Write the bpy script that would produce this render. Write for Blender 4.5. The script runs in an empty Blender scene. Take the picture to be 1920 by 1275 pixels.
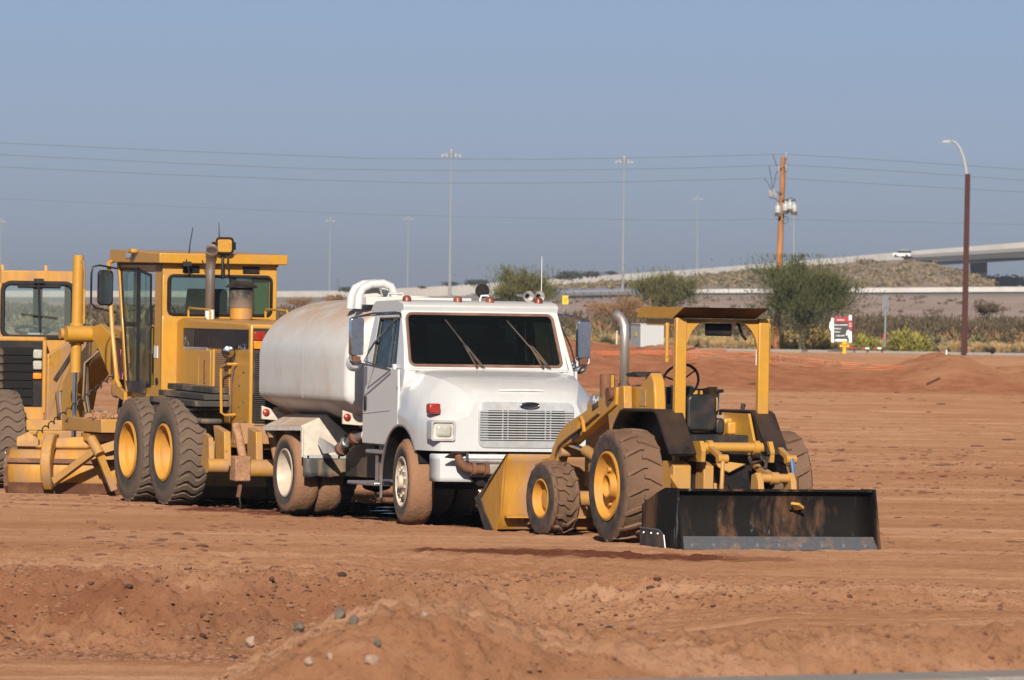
import bpy, math, random
import numpy as np
from mathutils import Vector, Matrix
random.seed(7); RNG = np.random.default_rng(11)
sc = bpy.context.scene
# ---------------- camera ----------------
F = 15000.0; CAM_H = 2.67; HOR = 565.0; ROLL = math.radians(0.9); CX, CY = 960.0, 637.5
_p = math.atan((CY-HOR)/F)
FW = Vector((0, math.cos(_p), -math.sin(_p))); _r0 = Vector((1, 0, 0)); _u0 = _r0.cross(FW)
RT = _r0*math.cos(ROLL)+_u0*math.sin(ROLL); UP = -_r0*math.sin(ROLL)+_u0*math.cos(ROLL)
CAM = Vector((0, 0, CAM_H))
cam = bpy.data.objects.new('camera', bpy.data.cameras.new('camera')); sc.collection.objects.link(cam)
cam.matrix_world = Matrix((( RT.x, UP.x, -FW.x, CAM.x), (RT.y, UP.y, -FW.y, CAM.y), (RT.z, UP.z, -FW.z, CAM.z), (0, 0, 0, 1)))
cam.data.sensor_width = 36; cam.data.lens = F/1920*36; cam.data.clip_start = 1; cam.data.clip_end = 60000
cam.data.dof.use_dof = True; cam.data.dof.focus_distance = 95; cam.data.dof.aperture_fstop = 11.5
sc.camera = cam
# ---------------- light ----------------
EXPO = 0.35
SUN_EL = math.radians(27); SUN_AZ = math.radians(3)     # behind the camera, a little to its left
w = bpy.data.worlds.new('World'); sc.world = w; w.use_nodes = True
nt = w.node_tree; bg = nt.nodes['Background']
sky = nt.nodes.new('ShaderNodeTexSky'); sky.sky_type = 'NISHITA'; sky.sun_disc = False
sky.sun_elevation = SUN_EL; sky.sun_rotation = math.pi+SUN_AZ
sky.air_density = 1.0; sky.dust_density = 1.0; sky.ozone_density = 1.5
# dusty air low over the desert, the same all round: it takes over from the clear sky towards the horizon
BGS = 0.05
bg.inputs[1].default_value = BGS
_N = nt.nodes; _K = nt.links.new
tcw = _N.new('ShaderNodeTexCoord'); sxw = _N.new('ShaderNodeSeparateXYZ'); _K(tcw.outputs['Generated'], sxw.inputs[0])
rmp = _N.new('ShaderNodeValToRGB'); _K(sxw.outputs[2], rmp.inputs[0])
def _s2l(c): return tuple(((x/255+.055)/1.055)**2.4 if x > 10 else x/255/12.92 for x in c)
SKYR = [(0.0, (124, 132, 150)), (.004, (132, 142, 159)), (.0107, (146, 161, 182)), (.0207, (153, 171, 195)), (.036, (149, 173, 204)), (.10, (128, 164, 209)), (.28, (84, 128, 196))]
el = rmp.color_ramp.elements
while len(el) < len(SKYR): el.new(.5)
for e_, (pos, c_) in zip(el, SKYR): e_.position = pos
for e_, (pos, c_) in zip(el, SKYR): e_.color = (*_s2l(c_), 1)
mulw = _N.new('ShaderNodeVectorMath'); mulw.operation = 'SCALE'; _K(rmp.outputs[0], mulw.inputs[0]); mulw.inputs['Scale'].default_value = 1/BGS/2**EXPO
fw_ = _N.new('ShaderNodeMapRange'); fw_.interpolation_type = 'SMOOTHSTEP'; _K(sxw.outputs[2], fw_.inputs[0]); fw_.inputs[1].default_value = .06; fw_.inputs[2].default_value = .30
mxw = _N.new('ShaderNodeMix'); mxw.data_type = 'RGBA'; _K(fw_.outputs[0], mxw.inputs[0]); _K(mulw.outputs[0], mxw.inputs[6]); _K(sky.outputs[0], mxw.inputs[7])
_K(mxw.outputs[2], bg.inputs[0])
sl = bpy.data.lights.new('sun', 'SUN'); sl.energy = 4.8; sl.angle = math.radians(0.53); sl.color = (1, 0.90, 0.76)
so = bpy.data.objects.new('sun', sl); sc.collection.objects.link(so)
so.rotation_mode = 'QUATERNION'
so.rotation_quaternion = Vector((math.sin(SUN_AZ)*math.cos(SUN_EL), math.cos(SUN_AZ)*math.cos(SUN_EL), -math.sin(SUN_EL))).to_track_quat('-Z', 'Y')
so.location = (-10, -50, 40)
sc.view_settings.view_transform = 'Standard'; sc.view_settings.look = 'None'
sc.view_settings.exposure = EXPO; sc.view_settings.gamma = 1.0; sc.view_settings.use_curve_mapping = False

# ---------------- placing helpers ----------------
def ray(u, v): return FW+RT*((u-CX)/F)-UP*((v-CY)/F)
def at(u, v, Y):                      # the point at depth Y seen at (u, v) of the photograph
    d = ray(u, v); return CAM+d*(Y/d.y)
def on_ground(u, v, z=0.0):
    d = ray(u, v); return CAM+d*((z-CAM_H)/d.z)
def zat(v, Y, u=960): return at(u, v, Y).z
def tag(o, label=None, cat=None, group=None, kind=None):
    if label: o['label'] = label
    if cat: o['category'] = cat
    if group: o['group'] = group
    if kind: o['kind'] = kind
    return o
def empty(name, loc, rz=0, **k):
    o = bpy.data.objects.new(name, None); sc.collection.objects.link(o)
    o.location = loc; o.rotation_euler = (0, 0, rz); o.empty_display_size = .2
    return tag(o, **k)
def copy_tree(o, parent=None):
    c = o.copy(); sc.collection.objects.link(c)
    if parent: c.parent = parent
    for ch in list(o.children): copy_tree(ch, c)
    return c
def inst(name, mesh, parent=None, mat=None):
    o = bpy.data.objects.new(name, mesh); sc.collection.objects.link(o)
    if parent: o.parent = parent
    return o
# ---------------- mesh builder ----------------
def _basis(d):
    d = Vector(d).normalized(); a = Vector((0, 0, 1)) if abs(d.z) < .9 else Vector((1, 0, 0))
    x = a.cross(d).normalized(); return x, d.cross(x), d
class MB:
    def __init__(s): s.v = []; s.f = []
    def add(s, vs, fs):
        n = len(s.v); s.v += [tuple(v) for v in vs]; s.f += [tuple(i+n for i in f) for f in fs]; return s
    def box(s, c, d, R=None):
        hx, hy, hz = d[0]/2, d[1]/2, d[2]/2
        vs = [Vector((x, y, z)) for x in (-hx, hx) for y in (-hy, hy) for z in (-hz, hz)]
        if R is not None: vs = [R@v for v in vs]
        c = Vector(c); vs = [v+c for v in vs]
        return s.add(vs, [(0, 1, 3, 2), (4, 6, 7, 5), (0, 4, 5, 1), (2, 3, 7, 6), (0, 2, 6, 4), (1, 5, 7, 3)])
    def b2(s, a, b):
        return s.box([(a[i]+b[i])/2 for i in range(3)], [abs(b[i]-a[i]) for i in range(3)])
    def prism(s, poly, axis, a, b):
        def P(p, t):
            return (t, p[0], p[1]) if axis == 0 else (p[0], t, p[1]) if axis == 1 else (p[0], p[1], t)
        n = len(poly); vs = [P(p, a) for p in poly]+[P(p, b) for p in poly]
        fs = [tuple(range(n)), tuple(range(2*n-1, n-1, -1))]+[(i, i+n, (i+1) % n+n, (i+1) % n) for i in range(n)]
        return s.add(vs, fs)
    def loft(s, rings, cap=True, closed=False):
        n = len(rings[0]); m = len(rings); vs = [p for r in rings for p in r]; fs = []
        for i in range(m if closed else m-1):
            for j in range(n):
                a = i*n; b = ((i+1) % m)*n
                fs.append((a+j, a+(j+1) % n, b+(j+1) % n, b+j))
        if cap and not closed: fs += [tuple(range(n-1, -1, -1)), tuple((m-1)*n+j for j in range(n))]
        return s.add(vs, fs)
    def tube(s, pts, r, n=8, cap=True):
        pts = [Vector(p) for p in pts]; rings = []; x = None
        for i, p in enumerate(pts):
            d = (pts[min(i+1, len(pts)-1)]-pts[max(i-1, 0)]).normalized()
            if x is None: x, y, _ = _basis(d)
            else:
                x = (x-d*x.dot(d)).normalized(); y = d.cross(x)
            rr = r[i] if isinstance(r, (list, tuple)) else r
            rings.append([p+(x*math.cos(2*math.pi*k/n)+y*math.sin(2*math.pi*k/n))*rr for k in range(n)])
        return s.loft(rings, cap)
    def cyl(s, a, b, r, n=16): return s.tube([a, b], r, n)
    def bar(s, a, b, w, h):
        a = Vector(a); b = Vector(b); x, y, d = _basis(b-a)
        rings = [[p+x*sx*w/2+y*sy*h/2 for sx, sy in ((-1, -1), (1, -1), (1, 1), (-1, 1))] for p in (a, b)]
        return s.loft(rings)
    def lathe(s, prof, c, axis, n=32, cap=False):
        x, y, d = _basis(axis); c = Vector(c)
        rings = [[c+d*t+(x*math.cos(2*math.pi*k/n)+y*math.sin(2*math.pi*k/n))*r for k in range(n)] for r, t in prof]
        return s.loft(rings, cap)
    def plate(s, pts, th):            # polygon in space given a thickness
        pts = [Vector(p) for p in pts]; nrm = Vector((0, 0, 0))
        for i in range(len(pts)):
            nrm += (pts[i]-pts[0]).cross(pts[(i+1) % len(pts)]-pts[0])
        nrm.normalize(); n = len(pts)
        vs = [p+nrm*th/2 for p in pts]+[p-nrm*th/2 for p in pts]
        return s.add(vs, [tuple(range(n)), tuple(range(2*n-1, n-1, -1))]+[(i, i+n, (i+1) % n+n, (i+1) % n) for i in range(n)])
    def sheet(s, grid):               # rows of points
        m, n = len(grid), len(grid[0])
        return s.add([p for r in grid for p in r], [(i*n+j, i*n+j+1, (i+1)*n+j+1, (i+1)*n+j) for i in range(m-1) for j in range(n-1)])
    def mesh(s, name, m, smooth=35):
        me = bpy.data.meshes.new(name); me.from_pydata([tuple(v) for v in s.v], [], s.f)
        import bmesh
        bm = bmesh.new(); bm.from_mesh(me); bmesh.ops.recalc_face_normals(bm, faces=bm.faces); bm.to_mesh(me); bm.free()
        if m: me.materials.append(m)
        if smooth:
            me.polygons.foreach_set('use_smooth', [True]*len(me.polygons)); me.set_sharp_from_angle(angle=math.radians(smooth))
        me.update(); return me
    def build(s, name, m, parent=None, smooth=35, bevel=0, solid=0):
        o = inst(name, s.mesh(name, m, smooth), parent)
        if solid:
            q = o.modifiers.new('solid', 'SOLIDIFY'); q.thickness = solid; q.offset = 0
        if bevel:
            q = o.modifiers.new('bevel', 'BEVEL'); q.width = bevel; q.segments = 2; q.limit_method = 'ANGLE'; q.angle_limit = math.radians(40)
        return o
def np_mesh(name, V, Q, m, smooth=False):
    me = bpy.data.meshes.new(name); V = np.asarray(V, np.float32); Q = np.asarray(Q, np.int32); k = Q.shape[1]
    me.vertices.add(len(V)); me.vertices.foreach_set('co', V.ravel())
    me.loops.add(Q.size); me.loops.foreach_set('vertex_index', Q.ravel())
    me.polygons.add(len(Q)); me.polygons.foreach_set('loop_start', np.arange(0, Q.size, k, dtype=np.int32))
    me.polygons.foreach_set('loop_total', np.full(len(Q), k, np.int32))
    if smooth: me.polygons.foreach_set('use_smooth', np.ones(len(Q), bool))
    me.update(calc_edges=True); me.validate()
    if m: me.materials.append(m)
    return me
def arc(c, r, a0, a1, n, f): return [f(c[0]+r*math.cos(math.radians(a0+(a1-a0)*i/n)), c[1]+r*math.sin(math.radians(a0+(a1-a0)*i/n))) for i in range(n+1)]
# ---------------- materials ----------------
def pm(name, col, rough=.5, metal=0., dirt=0., dcol=(.34, .20, .12), ds=2.5, lo=.45, hi=.65, var=.10, bump=0., bs=30., top=0., low=None, chips=0., ccol=(.05, .035, .03), coat=0., spec=.5, streak=False, radial=None):
    m = bpy.data.materials.new(name); m.use_nodes = True; t = m.node_tree; N = t.nodes; K = t.links.new
    b = N['Principled BSDF']; b.inputs['Metallic'].default_value = metal; b.inputs['Specular IOR Level'].default_value = spec
    if coat: b.inputs['Coat Weight'].default_value = coat; b.inputs['Coat Roughness'].default_value = .12
    tc = N.new('ShaderNodeTexCoord'); mp = N.new('ShaderNodeMapping'); K(tc.outputs['Object'], mp.inputs[0])
    if streak: mp.inputs['Scale'].default_value = (1, 1, .22)
    def noise(s, d=7., r=.62):
        n = N.new('ShaderNodeTexNoise'); n.inputs['Scale'].default_value = s; n.inputs['Detail'].default_value = d; n.inputs['Roughness'].default_value = r
        K(mp.outputs[0], n.inputs['Vector']); return n.outputs[0]
    def mr(x, a, c, d=0., e=1.):
        n = N.new('ShaderNodeMapRange'); n.interpolation_type = 'SMOOTHSTEP'; K(x, n.inputs[0])
        for i, q in enumerate((a, c, d, e)): n.inputs[i+1].default_value = q
        return n.outputs[0]
    def ma(op, x, y):
        n = N.new('ShaderNodeMath'); n.operation = op
        for i, q in enumerate((x, y)):
            if isinstance(q, (int, float)): n.inputs[i].default_value = q
            else: K(q, n.inputs[i])
        return n.outputs[0]
    def mix(f, a, c):
        n = N.new('ShaderNodeMix'); n.data_type = 'RGBA'; K(f, n.inputs[0])
        for i, q in ((6, a), (7, c)):
            if isinstance(q, tuple): n.inputs[i].default_value = (*q, 1)
            else: K(q, n.inputs[i])
        return n.outputs[2]
    n1 = noise(ds); cur = mix(mr(noise(ds*4.3, 5), .3, .7), tuple(c*(1-var) for c in col), tuple(min(1, c*(1+var)) for c in col))
    if chips: cur = mix(ma('MULTIPLY', mr(noise(9, 9, .7), .60, .68), chips), cur, ccol)
    fac = None
    if dirt: fac = ma('MULTIPLY', mr(n1, lo, hi), dirt)
    if top:
        g = N.new('ShaderNodeNewGeometry'); sx = N.new('ShaderNodeSeparateXYZ'); K(g.outputs['Normal'], sx.inputs[0])
        f2 = ma('MULTIPLY', ma('MULTIPLY', mr(sx.outputs[2], .35, .95), mr(noise(ds*1.7), .25, .6)), top)
        fac = ma('MAXIMUM', fac, f2) if fac else f2
    if low:
        s2 = N.new('ShaderNodeSeparateXYZ'); K(tc.outputs['Object'], s2.inputs[0])
        zz = ma('ADD', s2.outputs[2], ma('MULTIPLY', ma('SUBTRACT', noise(3.1), .5), low[1]-low[0]))
        f3 = ma('MULTIPLY', mr(zz, low[0], low[1], 1, 0), low[2]); fac = ma('MAXIMUM', fac, f3) if fac else f3
    if radial:                        # mud that has crept in from the tread towards the rim
        s3 = N.new('ShaderNodeSeparateXYZ'); K(tc.outputs['Object'], s3.inputs[0])
        rr_ = ma('SQRT', ma('ADD', ma('MULTIPLY', s3.outputs[0], s3.outputs[0]), ma('MULTIPLY', s3.outputs[2], s3.outputs[2])), 0)
        rr_ = ma('ADD', rr_, ma('MULTIPLY', ma('SUBTRACT', noise(7), .5), (radial[1]-radial[0])*1.6))
        f4 = ma('MULTIPLY', mr(rr_, radial[0], radial[1]), radial[2]); fac = ma('MULTIPLY', fac, .35) if fac else None
        fac = ma('MAXIMUM', fac, f4) if fac else f4
    if fac is not None:
        cur = mix(fac, cur, dcol); K(mr(fac, 0, 1, rough, .9), b.inputs['Roughness'])
    else: b.inputs['Roughness'].default_value = rough
    K(cur, b.inputs['Base Color'])
    if bump:
        bn = N.new('ShaderNodeBump'); bn.inputs['Strength'].default_value = bump; bn.inputs['Distance'].default_value = .02
        K(noise(bs, 6), bn.inputs['Height']); K(bn.outputs[0], b.inputs['Normal'])
    return m
def glass(name, tint, rough=.03, mixf=.5, ior=1.45):
    m = bpy.data.materials.new(name); m.use_nodes = True; t = m.node_tree; N = t.nodes; K = t.links.new
    b = N['Principled BSDF']; b.inputs['Base Color'].default_value = (*tint, 1); b.inputs['Roughness'].default_value = rough
    b.inputs['Transmission Weight'].default_value = 0
    tr = N.new('ShaderNodeBsdfTransparent'); tr.inputs[0].default_value = (*[min(1, c*4+.25) for c in tint], 1)
    gl = N.new('ShaderNodeBsdfGlossy'); gl.inputs['Roughness'].default_value = rough
    fr = N.new('ShaderNodeFresnel'); fr.inputs[0].default_value = ior
    mx = N.new('ShaderNodeMixShader'); ge = N.new('ShaderNodeNewGeometry'); iv = N.new('ShaderNodeMath'); iv.operation = 'SUBTRACT'; iv.inputs[0].default_value = 1; K(ge.outputs['Backfacing'], iv.inputs[1]); fm = N.new('ShaderNodeMath'); fm.operation = 'MULTIPLY'; K(fr.outputs[0], fm.inputs[0]); K(iv.outputs[0], fm.inputs[1]); K(fm.outputs[0], mx.inputs[0]); K(tr.outputs[0], mx.inputs[1]); K(gl.outputs[0], mx.inputs[2])
    df = N.new('ShaderNodeBsdfDiffuse'); df.inputs[0].default_value = (.24, .28, .28, 1)
    m2 = N.new('ShaderNodeMixShader'); m2.inputs[0].default_value = mixf
    K(mx.outputs[0], m2.inputs[1]); K(df.outputs[0], m2.inputs[2]); K(m2.outputs[0], N['Material Output'].inputs[0])
    return m
M = dict(
    yellow=pm('yellow_paint', (.50, .252, .028), .42, dirt=.32, lo=.42, hi=.78, top=.6, low=(.45, 1.5, .5), bump=.02, chips=.2, coat=.2, var=.05),
    yellow_muddy=pm('yellow_paint_muddy', (.455, .228, .032), .5, dirt=.85, lo=.40, hi=.60, top=.8, bump=.12, chips=.4),
    yellow_old=pm('yellow_paint_worn', (.47, .225, .03), .55, dirt=.85, lo=.42, hi=.62, top=.6, bump=.1, chips=.6, ccol=(.12, .05, .02), streak=True),
    white=pm('white_paint', (.55, .565, .58), .32, dirt=.10, lo=.5, hi=.75, dcol=(.45, .34, .26), top=.28, coat=.4, var=.02),
    white_dirty=pm('white_paint_dusty', (.57, .56, .55), .45, dirt=.30, lo=.46, hi=.68, dcol=(.44, .29, .19), top=.85, var=.03, ds=1.6, low=(.95, 1.42, .85)),
    cream=pm('cream_paint', (.58, .52, .45), .5, dirt=.35, lo=.45, hi=.7, top=.85, dcol=(.42, .28, .18)),
    chrome=pm('chrome', (.75, .75, .76), .14, metal=1., dirt=.12, lo=.5, hi=.8),
    alu=pm('aluminium', (.55, .55, .56), .38, metal=.85, dirt=.35, top=.5),
    grille=pm('grille_grey', (.46, .47, .49), .4, metal=.2, dirt=.12),
    black=pm('black_plastic', (.010, .010, .012), .45, dirt=.05, top=.14, spec=.25),
    blackm=pm('black_metal', (.018, .017, .017), .5, dirt=.25),
    dark=pm('dark_steel', (.028, .025, .024), .6, dirt=.3),
    rubber=pm('tyre_rubber', (.040, .038, .037), .8, dirt=.9, lo=.42, hi=.62, ds=3.5, dcol=(.27, .165, .105), bump=.25, bs=35, top=.3),
    rubber_grey=pm('tyre_rubber_dusty', (.062, .056, .052), .85, dirt=.75, lo=.42, hi=.70, ds=3.0, dcol=(.22, .155, .115), bump=.2, bs=30, top=.25),
    rubber_mud=pm('tyre_caked_mud', (.055, .05, .047), .85, dirt=.6, lo=.45, hi=.7, ds=4, dcol=(.27, .14, .078), bump=.7, bs=22, radial=(.37, .43, 1.)),
    rubber_l=pm('loader_tyre', (.030, .030, .031), .8, dirt=1., lo=.40, hi=.60, ds=5, dcol=(.215, .115, .066), bump=.5, bs=20, radial=(.50, .62, .70)),
    rubber_s=pm('small_loader_tyre', (.032, .031, .031), .8, dirt=1., lo=.38, hi=.62, ds=6, dcol=(.22, .115, .064), bump=.4, bs=24, radial=(.345, .41, .62)),
    rubber_g=pm('grader_tyre', (.045, .043, .042), .85, dirt=.9, lo=.42, hi=.62, ds=4, dcol=(.175, .115, .080), bump=.3, bs=24, radial=(.43, .53, .66)),
    mud=pm('dried_mud', (.34, .18, .10), .95, var=.25, bump=.8, bs=22),
    rim_yellow=pm('rim_yellow', (.54, .25, .03), .65, dirt=.35, lo=.42, hi=.75, ds=4, var=.05),
    rim_white=pm('rim_white', (.54, .47, .39), .5, dirt=.5, lo=.42, hi=.66, dcol=(.42, .26, .15), ds=3),
    orange_lens=pm('amber_lens', (.85, .24, .02), .25), red_lens=pm('red_lens', (.30, .022, .015), .3, dirt=.15), marker=pm('marker_lens', (.17, .035, .016), .35, dirt=.3),
    lens=pm('lamp_lens', (.42, .43, .38), .08, dirt=.25, coat=.6, ds=9), seat=pm('black_vinyl', (.014, .015, .018), .42, dirt=.1),
    rust=pm('rusty_steel', (.13, .055, .03), .75, dirt=.7, dcol=(.28, .13, .06)),
    cabseat=pm('cab_seat_cloth', (.05, .056, .056), .85),
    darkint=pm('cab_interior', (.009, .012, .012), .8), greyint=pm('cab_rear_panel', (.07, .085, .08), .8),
    greenint=pm('cab_pillar_green', (.16, .17, .07), .6),
    blade=pm('scraped_black_steel', (.010, .009, .009), .7, metal=.0, spec=.12, dirt=.7, lo=.48, hi=.68, dcol=(.17, .085, .048), ds=3.2, chips=.8, ccol=(.16, .16, .17), streak=True, bump=.05),
    blade_edge=pm('worn_cutting_edge', (.20, .20, .22), .38, metal=.6, dirt=.5, lo=.5, hi=.62, dcol=(.26, .16, .10), ds=6),
    exhaust_bright=pm('exhaust_bright', (.60, .56, .53), .35, metal=.75, dirt=.45, dcol=(.25, .15, .10), ds=4, streak=True),
    exhaust=pm('exhaust_steel', (.36, .31, .28), .42, metal=.7, dirt=.7, dcol=(.18, .09, .055), ds=5, streak=True),
    sticker=pm('white_sticker', (.7, .7, .72), .5), greystk=pm('grey_decal', (.25, .25, .27), .5), pink=pm('pink_tape', (.85, .25, .35), .6),
    hose=pm('hydraulic_hose', (.02, .02, .02), .6, dirt=.5), hose_tan=pm('dusty_hose', (.25, .16, .09), .8),
    plastic_vinyl=pm('mudflap_rubber', (.05, .052, .055), .6, dirt=.75, lo=.45, hi=.62, dcol=(.30, .19, .11), ds=3.2, streak=True),
    g_truck=glass('truck_glass', (.02, .035, .034), mixf=.012, ior=1.28), g_cab=glass('cab_glass', (.10, .13, .12), mixf=.06), g_dusty=glass('dusty_glass', (.17, .19, .19), mixf=.16),
)
# ================= terrain =================
def _h(ix, iy, s):
    h = (ix.astype(np.int64)*374761393+iy.astype(np.int64)*668265263+s*1442695041) & 0xffffffff
    h = ((h ^ (h >> 13))*1274126177) & 0xffffffff
    return ((h ^ (h >> 16)) & 0xffff)/65535.0
def vnoise(x, y, s=0):
    ix = np.floor(x); iy = np.floor(y); fx = x-ix; fy = y-iy; fx = fx*fx*(3-2*fx); fy = fy*fy*(3-2*fy)
    a = _h(ix, iy, s); b = _h(ix+1, iy, s); c = _h(ix, iy+1, s); d = _h(ix+1, iy+1, s)
    return (a+(b-a)*fx)*(1-fy)+(c+(d-c)*fx)*fy
def fbm(x, y, o=4, s=0, g=.5):
    t = 0; a = 1; n = 0
    for i in range(o):
        t = t+a*vnoise(x*2**i+17.3*i, y*2**i+5.1*i, s+i); n += a; a *= g
    return t/n
def sst(x, a, b):
    t = np.clip((x-a)/(b-a), 0, 1); return t*t*(3-2*t)
def seg_d(x, y, pts):                 # distance to a polyline
    d = np.full(x.shape, 1e9)
    for (ax, ay), (bx, by) in zip(pts[:-1], pts[1:]):
        t = np.clip(((x-ax)*(bx-ax)+(y-ay)*(by-ay))/((bx-ax)**2+(by-ay)**2), 0, 1)
        d = np.minimum(d, np.hypot(x-ax-t*(bx-ax), y-ay-t*(by-ay)))
    return d
def interp(x, xs, ys): return np.interp(x, xs, ys)
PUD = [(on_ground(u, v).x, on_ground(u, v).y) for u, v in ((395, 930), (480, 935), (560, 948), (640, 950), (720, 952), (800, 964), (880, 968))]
def pud_shade_mask(x, y):  # puddle zone; also carries the shade painted under the machines
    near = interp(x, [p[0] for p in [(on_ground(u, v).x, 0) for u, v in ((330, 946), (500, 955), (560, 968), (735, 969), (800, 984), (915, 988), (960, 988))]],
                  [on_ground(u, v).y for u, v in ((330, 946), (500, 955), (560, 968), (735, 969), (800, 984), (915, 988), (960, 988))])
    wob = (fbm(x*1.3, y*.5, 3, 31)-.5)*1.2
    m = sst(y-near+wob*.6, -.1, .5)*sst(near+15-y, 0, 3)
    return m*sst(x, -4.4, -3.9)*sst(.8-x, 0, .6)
KA, KB_ = (-.06, 42.35), (2.80, 44.70)
def kerb_d(x, y):                     # distance beyond the roadside kerb
    dx, dy = KB_[0]-KA[0], KB_[1]-KA[1]; l = math.hypot(dx, dy)
    return ((y-KA[1])*dx-(x-KA[0])*dy)/l
def height(x, y):
    h = (fbm(x*.35, y*.35, 4, 1)-.5)*.05+(fbm(x*2.2, y*2.2, 3, 5)-.5)*.038+(fbm(x*7, y*7, 3, 9)-.5)*.028
    # ruffled strips left by machines, beside the vehicles
    h += sst(fbm(x*.22, y*.10, 3, 21), .50, .66)*(fbm(x*5.5, y*4.0, 3, 23)-.42)*.11
    h += (sst(np.sin(y*2.4+1.5*fbm(x*.15, y*.3, 2, 25)*6), .55, 1.0)*.022*sst(fbm(x*.3, y*.12, 3, 27), .40, .6))
    pm_ = pud_shade_mask(x, y)
    flat = sst(np.abs(x+.5), 9, 5)*sst(y, 84, 87)*sst(125-y, 0, 6)
    h *= 1-.7*flat
    # low cut bank in the foreground, higher on the left
    edge = 75.5+(fbm(x*.8, x*0+3.1, 4, 41)-.5)*2.2+(fbm(x*3, y*1.0, 3, 43)-.5)*.9+interp(x, [-6, 0, 2, 6], [0, .6, 0, -1.5])
    drop = interp(x, [-6, -1.5, .6, 2.4, 6], [.64, .62, .36, .10, .06])
    t = sst(edge-y, -1.3, 1.25)
    rough = sst(edge-y, -2.8, .0)*sst(y-edge, -2.4, -.9)
    h += -drop*t+rough*interp(x, [-6, .3, 2.2, 6], [1, .8, .45, .3])*((fbm(x*2.2, y*2.0, 3, 45, .6)-.5)*.14-np.abs(fbm(x*4.5, y*3.5, 3, 46, .6)-.5)*.26+.03+np.abs(fbm(x*12, y*9, 2, 47, .7)-.5)*.26+np.abs(fbm(x*6, y*5, 1, 49, .7)-.5)*.12)
    # near ridge and stony mound by the road edge
    kd = kerb_d(x, y)
    crest = interp(x, [-6, -2.0, -1.55, -1.0, -.62, -.2, .05, .35, 1.2, 2.2, 6], [.15, .30, .50, .78, .91, .85, .77, .72, .70, .74, .80])
    yc = 46.6+(fbm(x*1.1, x*0+9, 3, 51)-.5)*.6
    prof = np.where(y < yc, sst(kd, .1, 1.5)*.6+.4, 1-sst(y, 46.8, 53.5))
    near = (crest+drop)*prof
    crumb = np.abs(fbm(x*7, y*6, 3, 53, .6)-.5)*.22+np.abs(fbm(x*17, y*12, 2, 57, .6)-.5)*.10-.04
    h += np.where(y < 55, near*sst(55-y, 0, 1)+crumb*sst(54-y, 0, 3)*sst(kd, .1, .5), 0)
    h = np.where(kd < .15, np.minimum(h, .50), h)
    # spoil berm across the far side of the field
    by = 262+(fbm(x*.05, x*0+2, 2, 61)-.5)*6
    bh = interp(x, [-60, -22, -14, -8, 1.5, 5.5, 7.5, 9.2, 11.2, 12.4, 13.0, 13.6, 14.1, 14.6, 15.2, 15.9, 17.2, 30, 60], [.6, 1.3, .7, .9, 1.28, 1.22, .95, .80, .62, .60, .82, 1.08, 1.18, 1.10, .84, .58, .8, .7, .6])
    bh = bh*(1+(fbm(x*.5, y*.2, 3, 63)-.5)*.35)
    d = (y-by)
    h += bh*np.where(d < 0, sst(d, -11, -1), 1-sst(d, 2, 26)*.72)*sst(440-y, 0, 60)+sst(14-np.abs(d), 0, 8)*((fbm(x*1.1, y*.6, 4, 65, .6)-.5)*.34+np.abs(fbm(x*2.6, y*1.2, 3, 67)-.5)*.2)
    return h-.03*pm_*(y > 84)
def gen_lines():
    xs = np.concatenate([np.arange(-6.6, 6.61, .037)])
    out = np.concatenate([np.arange(6.9, 36, .3), np.geomspace(37, 170, 14)])
    xs = np.concatenate([-out[::-1], xs, out])
    ys = np.concatenate([np.arange(-6, 38, 4), np.arange(38, 60, .06), np.arange(60, 70, .1), np.arange(70, 79, .045), np.arange(79, 82, .08), np.arange(82, 112, .14), np.arange(112, 230, .7), np.arange(230, 290, .4), np.arange(290, 456, 2.5), [456.]])
    return xs, ys
xs, ys = gen_lines(); X, Y = np.meshgrid(xs, ys)
Z = height(X, Y); Z[Y < 38] = np.minimum(Z[Y < 38], .4)
ny, nx = X.shape; idx = np.arange(nx*ny).reshape(ny, nx)
Q = np.stack([idx[:-1, :-1], idx[:-1, 1:], idx[1:, 1:], idx[1:, :-1]], -1).reshape(-1, 4)
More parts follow.
